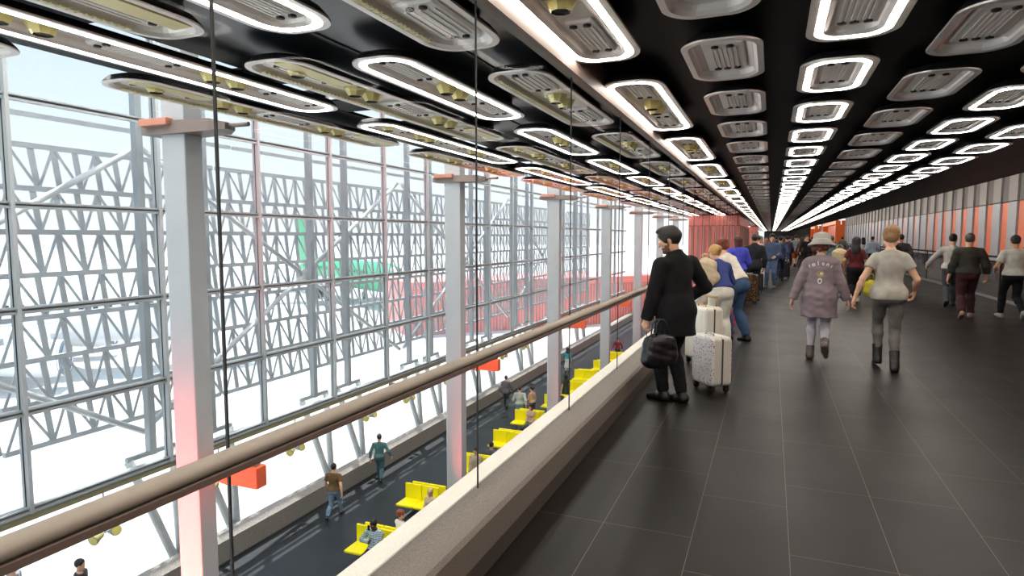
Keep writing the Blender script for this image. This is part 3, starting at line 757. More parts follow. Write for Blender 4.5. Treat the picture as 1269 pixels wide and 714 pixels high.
# apron
struct(MB().box((-500, -250, -7.6), (-13.56, 700, -7.35)).build('ground', speck('apron', '#c9c6c2', '#b3b0ac', 5, .9)))
# ------------------------------------------------------------------ light pods
pod_m = mat('pod_silver', '#e3dcd5', .3, .35, var=.08, vscale=6); pod_in = mat('pod_reflector', '#f3eee8', .25, .15)
pod_t = mat('pod_tray', '#ece4dd', .4, .0); pod_fin = mat('pod_fins', '#d6cfc8', .4, .2); pod_hole = mat('pod_hole', '#191715', .5)
pod_w = mat('pod_white', '#efede8', .4, .0); brass = mat('brass', '#d9cc86', .3, .35); pod_rim = mat('pod_rim_gold', '#e0d6a4', .4, .0)
pod_side = mat('pod_side', '#2e2e30', .4)
led = mat('led_ring', '#ffffff', .5, emit='#fff6ea', estr=11.)
def outline(L, W, ins, n=8, r=.17, barrel=0.):
    hx, hy = W/2-ins, L/2-ins; rr = max(.02, r-ins*.7); pts = []
    for cx_, cy_, a0 in ((1, 1, 0), (-1, 1, 90), (-1, -1, 180), (1, -1, 270)):
        for k in range(n+1):
            t = R(a0+90*k/n); ry = rr*(1.35 if L > 1.5 else .9)
            x = cx_*(hx-rr)+rr*math.cos(t); y = cy_*(hy-ry)+ry*math.sin(t)
            pts.append((x, y))
    res = []
    for x, y in pts:
        u = abs(y)/hy; res.append((x*(1-barrel*u*u), y*(1+.0*x)))
    if L < 1.5: res = [(x, y*(1+.10*(1-(x/hx)**2))) for x, y in res]
    return res
def rings(L, W, spec, **k):
    return [[(x, y, z) for x, y in outline(L, W, i, **k)] for i, z in spec]
def far_pod(L, W, lit):
    m = MB(); kw = dict(n=3, r=.17 if L < 1.5 else .2, barrel=.1 if L < 1.5 else 0)
    m.loft(rings(L, W, [(.08, .08), (.01, .02)], **kw), 4, cap0=True, cap1=False); m.loft(rings(L, W, [(.01, .02), (0, .0), (.06 if lit else .045, 0)], **kw), 0, cap=False)
    if lit:
        m.loft(rings(L, W, [(.06, -.001), (.088, -.001)], **kw), 1, cap=False)
    m.loft(rings(L, W, [(.088 if lit else .045, .0), (.17, .06)], **kw), 2, cap0=False, cap1=True)
    ny = 1 if L < 1.5 else int(L/1.3)
    for i in range(ny):
        yc = (i-(ny-1)/2)*1.3; m.box((-.10, yc-.32, .03), (.10, yc+.32, .07), 3)
    return m
def make_pod(L, W, lit, kind, warm=False):
    """kind 0: short pod of the walkway, 1: long pod. housing > mount, light ring, reflector, fin plates, spots"""
    kw = dict(n=7, r=.17 if L < 1.5 else .2, barrel=.1 if L < 1.5 else 0)
    m = MB(); m.loft(rings(L, W, [(.10, .085), (.05, .07), (.014, .03), (.004, .012)], **kw), 1, cap0=True, cap1=False); m.loft(rings(L, W, [(.004, .012), (.006, 0), (.055 if L < 1.5 and lit else .05, 0)], **kw), 0, cap=False)
    root = m.build('ceiling_light', [pod_m, pod_side])
    MB().box((-.1, L/2-.30, .07), (.1, L/2-.12, .16), bev=.006).build('mount', gasket, root)
    if lit:
        MB().loft(rings(L, W, [(.05, -.001), (.056, -.004), (.090, -.004), (.10, .0), (.106, .016)] if L > 1.5 else [(.055, -.001), (.062, -.004), (.092, -.004), (.10, .0), (.106, .016)], **kw), 0, cap=False).build('light_ring', led, root)
        a = .107
    else: a = .045
    m = MB(); m.loft(rings(L, W, [(a, 0), (a+.03, .018), (a+.05, .05), (a+.075, .062)], **kw), 0, cap0=False, cap1=True); m.build('reflector', pod_in if not warm else mat('pod_reflector_pale', '#efece2', .3, .3), root)
    if kind == 0:
        m = MB(); m.box((-.145, -.36, .035), (.145, .36, .064), 0, .02)
        for q in range(6):
            x = -.082+q*.0325; m.box((x-.009, -.26, .026), (x+.009, .26, .036), 0)
        for s in (-1, 1):
            for x in ((-.07, .0, .075) if s > 0 else (-.05, .05)):
                m.lathe([(.0001, .0235), (.026, .0235), (.026, .036)], 10, 1, o=(x, s*.30, 0), cap=False)
        m.build('fin_plate', [pod_t, pod_hole], root)
        for s in (-1, 1):
            m = MB(); m.loft([[(s*.15, -.38, .056), (s*.15, .38, .056), (s*(W/2-a-.01), .34, .012), (s*(W/2-a-.01), -.34, .012)], [(s*.15, -.38, .060), (s*.15, .38, .060), (s*(W/2-a-.006), .34, .016), (s*(W/2-a-.006), -.34, .016)]][::(1 if s > 0 else -1)], 0)
            m.build('side_reflector', pod_in, root)
    else:
        n = max(2, int(round(L/1.3))); w = (W/2-a-.06)*.8
        for i in range(n):
            yc = (i-(n-1)/2)*(L-.75)/max(1, n-1)*(.86 if n == 2 else .92)
            m = MB(); m.box((-w, yc-.34, .03), (w, yc+.34, .064), 0, .015)
            for q in range(5):
                x = -w*.7+q*w*.35; m.box((x-.008, yc-.24, .022), (x+.008, yc+.24, .031), 0)
            for s in (-1, 1):
                for x in (-.045, .045): m.lathe([(.0001, .0185), (.026, .0185), (.026, .032)], 9, 1, o=(x, yc+s*.28, 0), cap=False)
            m.build('fin_plate', [pod_w, pod_hole], root)
            if warm and i % 2 == 0:
                MB().box((.02, yc-.38, .005), (w+.05, yc+.38, .029), bev=.01).build('gold_plate', brass, root)
        sp = []
        for i in range(n-1):
            ym = (i-(n-2)/2)*(L-.75)/max(1, n-1)*(.86 if n == 2 else .92); sp += [ym-.13, ym+.13]
        sp += [-(L/2-.42)] if n > 2 else []
        for yq in sp:
            m = MB(); m.lathe([(.105, .062), (.10, .05), (.06, -.015)], 8, 0, o=(0, yq, 0), smooth=False, cap=False); m.lathe([(.06, -.015), (.05, -.004), (.0001, -.002)], 8, 1, o=(0, yq, 0), smooth=False, cap=False)
            m.build('spot_cone', [brass, pod_hole], root)
        if not lit:
            m = MB(); x = -(W/2-.085)
            for q in range(int((L-.5)/.05)):
                y = -(L-.5)/2+q*.05; m.box((x-.02, y, -.006), (x+.02, y+.03, .006), 0)
            m.build('gold_louvre', pod_rim, root)
    return root
HC = ZC-EYE
def qx(n): return HC*(.335+.612*n)
rows = []      # (row x, length, pitch, first centre y, lit, kind, warm, row phrase)
for n, lit, y0, ph in ((-1, 0, 3.43, 'in the first short row'), (0, 1, 4.23-1.62, 'in the second short row'), (1, 0, 4.91, 'in the third short row'),
                       (2, 1, 7.38, 'in the fourth short row'), (3, 1, 8.1, 'in the row nearest the panelled wall')):
    rows.append((qx(n), 1.08, 1.62, y0, lit, 0, False, ph))
rows.append((qx(-2), 2.62, 3.25, 3.42, 1, 1, False, 'in the long row just inside the glass'))
rows.append((qx(-3), 2.62, 3.25, 2.76, 0, 1, False, 'in the first row beyond the glass'))
rows.append((qx(-4), 2.62, 3.25, 2.02, 1, 1, False, 'in the second row beyond the glass'))
rows.append((qx(-5)-.02, 4.2, 4.8, 1.02, 0, 1, True, 'in the third row beyond the glass'))
rows.append((qx(-6), 4.2, 4.95, 3.35, 1, 1, False, 'in the fourth row beyond the glass'))
rows.append((qx(-7), 4.15, 4.9, 5.77, 0, 1, True, 'in the outermost row over the concourse'))
cache = {}; farstuff = {}
def instance(key, maker):
    if key in cache: return copy_tree(cache[key])
    cache[key] = maker(); return cache[key]
for x, L, pitch, y0, lit, kind, warm, ph in rows:
    for kb in range(1, 9):                       # the same rows run on behind the camera
        yb = y0-pitch*kb
        if yb+L/2 < -4: break
        o = instance((L, lit, kind, warm), lambda: make_pod(L, .58 if kind == 0 else .56, lit, kind, warm)); o.location = (x, yb, ZC)
        tag(o, '%s ceiling light above or behind the camera %s' % ('short' if kind == 0 else 'long', ph), 'ceiling light', 'overhead ceiling lights '+ph)
    y = y0; i = 0; nmax = {1.62: 38, 3.25: 20}.get(pitch, 14)
    while y < YF-4:
        i += 1
        if i <= nmax:
            near = y < 24
            if near: o = instance((L, lit, kind, warm), lambda: make_pod(L, .58 if kind == 0 else .56, lit, kind, warm))
            else:
                def mk():
                    m = far_pod(L, .58 if kind == 0 else .56, lit); return m.build('ceiling_light', [pod_m, led, pod_in, pod_fin, pod_side])
                o = instance((L, lit, kind, warm, 'far'), mk)
            o.location = (x, y, ZC)
            kd = ('short ' if kind == 0 else 'long ')+('white-ringed' if lit else ('unlit gold-edged' if warm else 'unlit silver'))
            tag(o, '%s ceiling light, %s from camera %s' % (kd, ordinal(i), ph), 'ceiling light', 'ceiling lights '+ph)
        else:
            m = far_pod(L, .56, lit); fs = farstuff.setdefault('ceiling_lights', MB())
            fs.add([(vx+x, vy+y, vz+ZC) for vx, vy, vz in m.v], [], 0); o0 = len(fs.v)-len(m.v)
            fs.f += [[o0+j for j in f] for f in m.f]; fs.mi += m.mi; fs.sm += m.sm
        y += pitch
for kq, m in farstuff.items():
    tag(m.build('ceiling_lights', [pod_m, led, pod_in, pod_fin, pod_side]), 'tiny far ceiling light pods towards the end of the walkway', 'ceiling lights', kind='stuff')
# ------------------------------------------------------------------ red pavilions and aircraft
red = mat('red_panel', '#ff948a', .5, var=.05, vscale=1); redg = mat('red_grey_fin', '#b58a86', .5)
def red_box(name, loc, rz, W, D, H, label, slat_top, seam=1.3):
    r = empty(name, loc, rz); tag(r, label, 'pavilion')
    m = MB(); m.box((0, 0, 0), (W, D, H)); m.build('shell', red, r)
    m = MB(); x = .15
    while x < W-.1:
        m.box((x, -.07, 0), (x+.09, 0, slat_top)); x += .33
    y = .3
    while y < D:
        m.box((W, y, 0), (W+.07, y+.12, slat_top)); y += .5
    m.build('fins', redg, r)
    m = MB(); x = seam
    while x < W: m.box((x, -.012, slat_top), (x+.03, 0, H)); x += seam
    m.box((0, -.012, slat_top-.03), (W, 0, slat_top)); m.build('seams', mat('red_seam', '#a83a36', .6), r)
    return r
red_box('red_pavilion', (-4.35, 36.9, -7.0), 0, 2.72, 14, 9.85, 'red-clad pavilion with grey fins standing against the walkway glass', 9.3)
red_box('red_pavilion', (-3.9, 78, -7.0), 0, 2.3, 10, 9.85, 'second smaller red-clad pavilion farther down the walkway glass', 9.3)
red_box('red_pier', (-30.3, 48.8, -7.35), math.atan2(19, 18), 28, 10, 4.9, 'low red ribbed pier building on the apron beyond the facade', 4.2, 2.5)
# aircraft
pw = mat('plane_white', '#f2f4f6', .3); pg = mat('plane_green', '#2fae72', .35); pd = mat('plane_dark', '#2a2c33', .35); pbl = mat('plane_blue', '#5a63c9', .4); pgr = mat('plane_grey', '#6f7885', .35, .2)
def airliner(loc, rz, label, body, fin, L=36., rad=1.95):
    r = empty('airliner', loc, rz); tag(r, label, 'airliner')    # nose towards +x, origin on the ground under the wing
    prof = [(.02, L*.42), (.5, L*.412), (1.0, L*.395), (1.5, L*.365), (1.85, L*.32), (rad, L*.27), (rad, -L*.25), (1.5, -L*.4), (.7, -L*.52), (.15, -L*.57)]
    m = MB(); m.lathe([(a, b) for a, b in prof[::-1]], 28, 0, 'X', (0, 0, 3.9)); m.build('fuselage', body, r)
    m = MB()
    for s in (-1, 1):
        for k in range(2):
            a0 = R(90+s*(8+32*k)); a1 = R(90+s*(36+30*k)); x0, x1 = L*.397-.5*k, L*.376-.5*k
            q = [(x0, .93, a0), (x0-.1, .97, a1), (x1-.35, 1.50, a1), (x1-.2, 1.47, a0)]
            m.add([(x, (rr+.04)*math.cos(a), 3.9+(rr+.04)*math.sin(a)) for x, rr, a in q], [(0, 1, 2, 3), (3, 2, 1, 0)], 0)
    m.build('cockpit_window', pd, r)
    m = MB()
    x = -L*.36
    while x < L*.28:
        for s in (-1, 1): m.box((x, s*(rad*.97)-.02, 4.35), (x+.28, s*(rad*.97)+.02, 4.75))
        x += .8
    m.build('cabin_windows', pd, r)
    for s in (-1, 1):
        m = MB(); m.loft([[(3.6, s*1.2, 2.9), (-3.2, s*1.2, 2.9), (-3.2, s*1.2, 3.3), (3.6, s*1.2, 3.5)], [(-1., s*8, 3.3), (-3.8, s*8, 3.35), (-3.8, s*8, 3.55), (-1., s*8, 3.65)], [(-5.2, s*16.5, 3.9), (-6.6, s*16.5, 3.9), (-6.6, s*16.5, 4.0), (-5.2, s*16.5, 4.05)], [(-6.4, s*17.2, 5.4), (-7.2, s*17.2, 5.4), (-7.2, s*17.25, 5.45), (-6.4, s*17.25, 5.45)]][::s], 0)
        m.build('wing', pw, r)
        m = MB(); m.lathe([(.75, -2.6), (1.0, -1.2), (1.12, .6), (1.08, 1.25), (.98, 1.45), (.93, 1.3), (.9, .7)][::1], 24, 0, 'X', (2.6, s*5.4, 1.85), cap=False); m.lathe([(1.09, 1.2), (1.0, 1.47), (.92, 1.32)], 24, 1, 'X', (2.6, s*5.4, 1.85), cap=False); m.lathe([(.9, .7), (.0001, .7)], 24, 1, 'X', (2.6, s*5.4, 1.85), cap=False)
        e = m.build('engine', [pw, pgr], r)
        m = MB()
        for q in range(18):
            a = 2*PI*q/18; m.bar((3.34, s*5.4+.3*math.cos(a), 1.85+.3*math.sin(a)), (3.34, s*5.4+.88*math.cos(a+.3), 1.85+.88*math.sin(a+.3)), .1, .03, 0, up=(1, 0, 0))
        m.lathe([(.36, .7), (.28, .9), (.0001, 1.15)], 16, 1, 'X', (2.6, s*5.4, 1.85), cap=False); m.build('fan', [pd, pd], e)
        MB().box((1.0, s*5.4-.12, 2.6), (3.2, s*5.4+.12, 3.3)).build('pylon', pw, r)
        m = MB(); m.lathe([(.55, -.22), (.55, .22)], 16, 0, 'X', (0, 0, 0)); M = Matrix.Translation((-1.2, s*2.7, .55)) @ Matrix.Rotation(PI/2, 4, 'Z'); m.v = [tuple(M @ Vector(p)) for p in m.v]
        m.tube([(-1.2, s*2.7, .55), (-1.2, s*2.5, 3.2)], .12, 8, 0); m.build('main_gear', pgr, r)
        m = MB(); m.loft([[(-L*.44, s*.5, 4.9), (-L*.53, s*.5, 4.9), (-L*.53, s*.5, 5.05), (-L*.44, s*.5, 5.1)], [(-L*.53, s*6, 5.5), (-L*.57, s*6, 5.5), (-L*.57, s*6, 5.56), (-L*.53, s*6, 5.56)]][::s], 0); m.build('tailplane', pw, r)
    m = MB(); m.tube([(L*.31, 0, .4), (L*.31, 0, 2.6)], .1, 8); m.lathe([(.4, -.25), (.4, .25)], 14, 0, 'X', (0, 0, 0)); o0 = len(m.v)-28
    M = Matrix.Translation((L*.31, 0, .4)) @ Matrix.Rotation(PI/2, 4, 'Z'); m.v[o0:] = [tuple(M @ Vector(p)) for p in m.v[o0:]]; m.build('nose_gear', pd, r)
    m = MB(); m.loft([[(-L*.33, -.2, 5.4), (-L*.55, -.15, 5.0), (-L*.55, .15, 5.0), (-L*.33, .2, 5.4)], [(-L*.39, -.18, 7.0), (-L*.56, -.12, 7.0), (-L*.56, .12, 7.0), (-L*.39, .18, 7.0)], [(-L*.50, -.1, 12.2), (-L*.62, -.06, 12.2), (-L*.62, .06, 12.2), (-L*.50, .1, 12.2)]], 0); m.build('tail_fin', fin, r)
    return r
airliner((-45.2, 25.6, -7.35), math.atan2(.66, .75), 'white airliner parked at a slant on the apron beyond the lattice, engines showing', pw, pw, 34)
airliner((-55.3, 73.8, -7.35), math.atan2(-.525, .85), 'airliner with bright green tail fin and green fuselage far out on the apron', pg, pg, 40)
# ------------------------------------------------------------------ light: sky, sun
w = bpy.data.worlds.new('sky'); sc.world = w; w.use_nodes = True; nt = w.node_tree; bg = nt.nodes['Background']
tc = nt.nodes.new('ShaderNodeTexCoord'); sp = nt.nodes.new('ShaderNodeSeparateXYZ'); nt.links.new(tc.outputs['Generated'], sp.inputs[0])
rp = nt.nodes.new('ShaderNodeValToRGB'); e = rp.color_ramp.elements
e[0].position = .0; e[0].color = (.50, .50, .50, 1); e[1].position = .7; e[1].color = (.55, .75, 1.0, 1)
q = e.new(.1); q.color = (.45, .48, .49, 1); q = e.new(.3); q.color = (.32, .385, .42, 1)
nt.links.new(sp.outputs['Z'], rp.inputs[0]); nt.links.new(rp.outputs[0], bg.inputs[0]); bg.inputs[1].default_value = 1.0
sun = bpy.data.lights.new('sun', 'SUN'); sun.energy = 3.8; sun.angle = R(.6); sun.color = (1, .96, .9)
so_ = bpy.data.objects.new('sun', sun); C.objects.link(so_)
d = Vector((.265, -.28, -1.0)).normalized(); so_.rotation_euler = d.to_track_quat('-Z', 'Y').to_euler()
vs = sc.view_settings; vs.view_transform = 'Standard'; vs.look = 'None'; vs.gamma = 1; vs.exposure = 1.25; vs.use_curve_mapping = False
sc.cycles.use_denoising = True; sc.cycles.max_bounces = 8; sc.cycles.transparent_max_bounces = 24; sc.cycles.diffuse_bounces = 4; sc.cycles.glossy_bounces = 3
sc.cycles.sample_clamp_indirect = 6; sc.cycles.caustics_reflective = False; sc.cycles.caustics_refractive = False
# ------------------------------------------------------------------ luggage
whl = mat('wheel_black', '#17171a', .4); chrome = mat('chrome', '#c9c9c9', .2, .9)
def suitcase(label, loc, rz, W, D, H, m, side=None, tele=0., tele_m=None, ribs=True, name='suitcase'):
    r = empty(name, loc, rz); tag(r, label, 'suitcase'); side = side or m; z0 = .07
    for s, nm in ((-1, 'front_shell'), (1, 'back_shell')):
        mb = MB(); y0, y1 = (-D/2, -.006) if s < 0 else (.006, D/2)
        b = .045; rg = []
        def rr(y, ins, bev=.05):
            pts = []
            for cx_, cz_, a0 in ((1, 1, 0), (-1, 1, 90), (-1, -1, 180), (1, -1, 270)):
                for k in range(5):
                    t = R(a0+22.5*k); q = bev-ins*.5
                    pts.append((cx_*(W/2-ins-q)+q*math.cos(t), y, z0+(H-z0)/2+cz_*((H-z0)/2-ins-q)+q*math.sin(t)))
            return pts
        ys = [y1, y0+.03, y0+.009, y0] if s < 0 else [y0, y1-.03, y1-.009, y1]
        ins = [0, 0, .012, .035]
        mb.loft([rr(y, i_) for y, i_ in zip(ys, ins)] if s > 0 else [rr(y, i_)[::-1] for y, i_ in zip(ys, ins)][::1], 0, smooth=False)
        for i_, f in enumerate(mb.f):
            n = len(f)
            if n > 4: mb.mi[i_] = 0
            elif i_ < 20: mb.mi[i_] = 1
        sh = mb.build(nm, [m, side], r)
        if ribs:
            mb = MB(); yy = y0-.004 if s < 0 else y1-.002
            for q in (-.3, -.1, .1, .3): mb.box((q*W-.012, yy, z0+.08), (q*W+.012, yy+.006, H-.07))
            mb.build('ribs', m, sh)
    MB().box((-W/2-.003, -.009, z0+.02), (W/2+.003, .009, H-.02)).build('zip_seam', mat('zip', '#3a3836', .5), r)
    MB().tube([(-.08, -.03, H-.01), (-.07, -.03, H+.025), (.07, -.03, H+.025), (.08, -.03, H-.01)], .009, 6).build('handle', chrome if tele_m is None else tele_m, r)
    if tele:
        mb = MB()
        for x in (-.1, .1): mb.tube([(x, D/2-.03, H-.05), (x, D/2-.03, H+tele)], .009, 6)
        mb.tube([(-.11, D/2-.03, H+tele), (.11, D/2-.03, H+tele)], .015, 8); mb.build('telescopic_handle', tele_m or chrome, r)
    for x in (-W/2+.05, W/2-.05):
        for y in (-D/2+.04, D/2-.04):
            mb = MB(); mb.lathe([(.027, -.016), (.03, -.01), (.03, .01), (.027, .016)], 12, 0, 'X', (x, y, .03)); mb.box((x-.02, y-.022, .045), (x+.02, y+.022, z0+.012)); mb.build('wheel', whl, r)
    return r
dots = spotted('dotted_shell', '#dcd3d0', '#6b6066', 40, .27); white = mat('shell_white', '#e6e0d2', .35); cream = mat('shell_cream', '#d8d3c8', .4); grey_s = mat('shell_grey', '#c9c3ba', .4)
suitcase('pale dotted hard-shell suitcase standing behind the man in the black coat', (-.56, 7.05, 0), R(-52), .40, .25, .60, dots, grey_s, ribs=False)
suitcase('plain cream hard-shell suitcase behind the dotted suitcase', (-.78, 8.45, 0), R(-48), .44, .28, .76, white, cream, .12, mat('handle_tan', '#a98a55', .4, .3))
suitcase('leopard-print suitcase at the feet of the man in the dark suit', (-.46, 16.6, 0), R(-15), .36, .24, .74, spotted('leopard', '#2a1c12', '#a8722f', 26, .33), ribs=False)
suitcase('black suitcase standing right of the leopard-print suitcase', (-.36, 20.1, 0), R(5), .36, .24, .58, mat('shell_black', '#161617', .4), tele=.1)
suitcase('tall white suitcase with raised handle behind the black suitcase', (-.36, 21.3, 0), R(0), .38, .25, .80, white, tele=.3)
suitcase('black wheeled case beside the man seen from behind in dark blue', (.5, 27.2, 0), R(10), .42, .26, .72, mat('shell_black', '#161617', .4), tele=.25)
def soft_bag(name, label, cat, loc, rz, W, D, H, col, strap=None, drop=0., handle=.12, m=None):
    r = empty(name, loc, rz); tag(r, label, cat); m = m or cloth(col)
    pr = [cone((-W*.32, 0, H*.30), (W*.32, 0, H*.30), D*.5, D*.5, k=.05), cone((-W*.30, 0, H*.72), (W*.30, 0, H*.72), D*.42, D*.42, k=.08), cone((0, 0, H*.3), (0, 0, H*.75), D*.5, D*.42, k=.05),
          ell((0, 0, H*.5), (W*.5, D*.45, H*.5), k=.05)]
    v, q = net(pr, .014, [((0, 0, 0), (0, 0, -1)), ((0, 0, H), (0, 0, 1))], .006, 3); nmesh('bag_body', [(v, q)], m, r)
    for y in (-D*.22, D*.22):
        MB().tube([(-W*.2, y, H-.03), (-W*.17, y*.8, H+handle*.7), (-W*.06, y*.5, H+handle), (W*.06, y*.5, H+handle), (W*.17, y*.8, H+handle*.7), (W*.2, y, H-.03)], .008, 6).build('handle', m, r)
    return r
soft_bag('handbag', 'glossy black leather handbag held low by the man in the black coat', 'bag', (-.955, 6.02, .41), R(50), .36, .17, .33, '#17171a', handle=.13, m=mat('leather_black', '#17171b', .28, 0, .3, 30))
soft_bag('duffel_bag', 'magenta bag on the floor behind the leaning red-haired woman', 'bag', (-.72, 11.75, 0), R(70), .42, .24, .40, '#b02a66')
soft_bag('duffel_bag', 'brown holdall on the floor beside the person in orange shorts', 'bag', (1.75, 39.2, 0), R(10), .7, .35, .5, '#6a4a38')
soft_bag('tote_bag', 'yellow tote bag hanging from the hand of the long-haired woman', 'bag', (2.33, 17.9, .16), R(0), .30, .14, .44, '#c6b83c', handle=.14)
soft_bag('shoulder_bag', 'beige rucksack hanging beside the woman with very long black hair', 'bag', (1.62, 18.05, .92), R(0), .34, .16, .46, '#c4b48c', handle=.07)
soft_bag('shoulder_bag', 'magenta bag under the arm of the person in the pink top', 'bag', (-.30, 22.6, .78), R(0), .34, .16, .34, '#b5265e', handle=.1)
bp_ = soft_bag('backpack', 'cream backpack on the back of the blond person leaning at the rail', 'bag', (-.80, 9.5, .93), R(35), .30, .15, .46, '#bfae92', handle=.04); bp_.rotation_euler = (R(-20), 0, R(35))
soft_bag('messenger_bag', 'dark grey messenger bag at the hip of the man in the white tee', 'bag', (4.86, 15.36, .72), R(75), .32, .13, .32, '#3d4046', handle=.05)

# ------------------------------------------------------------------ people on the walkway
WALK_L = dict(lf=(-.085, .26, .0, -8), rf=(.085, -.30, .085, 38), lh=(-.30, -.14, .88), rh=(.30, .22, .92), pz=.905)
WALK_R = dict(lf=(-.085, -.30, .085, 38), rf=(.085, .26, .0, -8), lh=(-.30, .22, .92), rh=(.30, -.14, .88), pz=.905)
def mix(a, **k): d = dict(a); d.update(k); return d
STAND = dict(lf=(-.11, .03, 0, 0), rf=(.11, -.03, 0, 0), curl=.45)
person('man in a black coat looking down through the glass, black handbag in hand', (-.86, 6.37, 0), R(48), 1.76, 'm',
       mix(STAND, hy=44, hp=18, tilt=-2, lf=(-.06, .09, 0, 0), rf=(.065, -.04, 0, 0), lh=(-.30, .07, .83), ld=(-.1, .1, -1), ln=(.9, .2, 0), lcurl=1.05, rh=(.20, .12, 1.0), re=(1.2, -.75, .1), rd=(-.75, .5, -.3), rn=(-.3, -.9, 0), rcurl=.6, lfy=22, rfy=18),
       dict(name='coat', col='#131214', hem=.70, flare=.20, loose=.021, collar=True, sway=.0), dict(col='#0e0e10', loose=.02, cuff=.99), dict(col='#0b0b0c'), dict(kind='quiff', col='#17110d'), 'light', 2, beard=True)
person('blond person in white trousers bent over the handrail, seen from behind', (-.66, 9.7, 0), R(22), 1.60, 'f', mix(STAND, lean=30, lh=(-.24, .52, 1.08), rh=(.18, .52, 1.08), hy=20),
       dict(name='jacket', col='#39457e', hem=.95, loose=.018), dict(col='#d8d4c8', loose=.03), dict(col='#c9c4ba'), dict(kind='bun', col='#b98f52'), 'fair', 1)
person('woman with red hair and white jacket leaning forward to the glass', (-.46, 10.6, 0), R(62), 1.70, 'f', mix(STAND, lean=33, lh=(-.16, .62, 1.08), rh=(.24, .56, 1.06), hy=8, hp=10, lf=(-.09, .10, 0, 0), rf=(.09, -.12, 0, 0)),
       dict(name='jacket', col='#d9d3c4', hem=.97, loose=.026), dict(col='#3f5878', loose=.014, calf=2.6), dict(col='#1a1717'), dict(kind='updo', col='#6e2c1c'), 'fair', 1)
person('woman in a bright blue puffed top with dark red hair by the glass', (-.72, 15.7, 0), R(22), 1.67, 'f', mix(STAND, lh=(-.22, .28, 1.05), rh=(.22, .28, 1.05)),
       dict(name='blouse', col='#4a50c0', hem=.93, loose=.04, arm=.05), dict(col='#2a3358', loose=.016), None, dict(kind='bob', col='#4a1c1a'), 'light', 1)
person('man in a dark suit standing behind the leopard-print suitcase', (-.40, 17.6, 0), R(15), 1.73, 'm', STAND, dict(name='jacket', col='#26262c', hem=.82, loose=.022, collar=True), dict(col='#222228', loose=.02), None, dict(col='#1a1412'), 'tan', 1)
person('person in a pale pink top standing past the dark suited man', (-.42, 22.9, 0), R(10), 1.72, 'f', STAND, dict(col='#dfa3ac', hem=.9, loose=.02), dict(col='#4a4a55'), None, dict(kind='short', col='#1c1614'), 'light', 1)
person('man in a denim jacket and jeans facing along the walkway towards camera', (.03, 22.1, 0), R(172), 1.75, 'm', mix(STAND, hy=6, hp=6, lh=(-.14, .24, 1.02), rh=(.24, .16, .92), eyes=True, rf=(.13, .1, 0, 0)),
       dict(name='jacket', col='#46536e', hem=.90, loose=.02, collar=True), dict(col='#4c5f80', loose=.02), dict(col='#5a5d66'), dict(kind='quiff', col='#1b1411'), 'light', 1)
person('man in dark blue walking away behind the denim-clad man', (.32, 25.6, 0), R(-5), 1.72, 'm', WALK_R, dict(name='jacket', col='#39415c', hem=.88, loose=.022), dict(col='#2c3040', loose=.02), None, dict(col='#15110f'), 'light', 1)
hat_i = person('woman in a grey bucket hat and long mauve jersey walking away', (.62, 9.32, 0), R(-4), 1.68, 'f',
       dict(lf=(-.095, .10, 0, -2), rf=(.085, -.20, .16, 55), lh=(-.34, -.02, .86), rh=(.34, .04, .86), pz=.92, curl=.35, lfy=10),
       dict(name='long_jersey', col='#85767c', hem=.64, flare=.205, loose=.030, arm=.027, fold=.0045), dict(col='#b9b4bf', loose=.008), dict(boot=.10, col='#5f5250'), dict(kind='under_hat', col='#5a2c20'), 'fair', 2)
main_i = person('woman with upswept auburn hair, grey tee and black ankle boots walking away', (1.37, 9.0, 0), R(-3), 1.78, 'f',
       dict(lf=(-.075, .15, .03, 10), rf=(.085, -.14, .0, 3), sw=.15, lh=(-.36, -.03, .88), rh=(.29, .20, .97), le=(-.6, -.8, -.2), pz=.925, curl=.55, ld=(-.35, .05, -1), rd=(.05, .3, -1)),
       dict(name='tee_shirt', col='#aaa59a', sleeve=.27, hem=.872, loose=.014, fold=.005), dict(col='#6b6763', loose=.006, cuff=.9), dict(boot=.17, col='#131213'), dict(kind='updo', col='#8d6a44'), 'fair', 2)
person('woman with very long black hair, dark red top and black trousers', (1.98, 17.96, 0), R(-6), 1.67, 'f', mix(WALK_R, lh=(-.26, .0, .9), rh=(.30, .0, .84)), dict(col='#5a1f26', hem=.95, sleeve=.4), dict(col='#17171b', loose=.03, cuff=.8), dict(col='#c9b9a8'), dict(kind='long', col='#0d0b0b', len=.42), 'tan', 1)
person('man in a light grey sweater, arm swinging, walking beside the balustrade', (3.98, 17.8, 0), R(-8), 1.75, 'm', mix(WALK_R, lh=(-.46, .30, 1.0), le=(-1, -.4, 0)), dict(name='sweater', col='#b3b0ab', hem=.93, loose=.018), dict(col='#43454a', loose=.018), None, dict(col='#17130f'), 'light', 1)
person('man in a charcoal sweater and maroon trousers walking away', (3.72, 15.35, 0), R(-4), 1.75, 'm', mix(WALK_R, lf=(-.10, -.22, .05, 30), rf=(.10, .14, 0, 0), lh=(-.32, .06, .84), rh=(.33, .1, .88)), dict(name='sweater', col='#37342f', hem=.93, loose=.026, arm=.03), dict(col='#3f2228', loose=.026), dict(col='#8a6a5c'), dict(kind='short', col='#4a433c'), 'light', 1, 1.04)
person('man in a white tee and black jeans carrying a messenger bag', (4.52, 15.5, 0), R(6), 1.71, 'm', mix(WALK_L, rh=(.34, .02, .88), lh=(-.24, .24, 1.02)), dict(name='tee_shirt', col='#c9c6be', sleeve=.36, hem=.93, loose=.018), dict(col='#16171b', loose=.016), dict(col='#8c8a88'), dict(kind='short', col='#2a2420'), 'light', 1)
person('person in a teal top mostly hidden behind the bucket hat', (2.14, 27, 0), R(0), 1.73, 'm', WALK_L, dict(col='#6d8486', hem=.9), dict(col='#3a3d44'), None, dict(col='#5a4a3e'), 'light', 1)
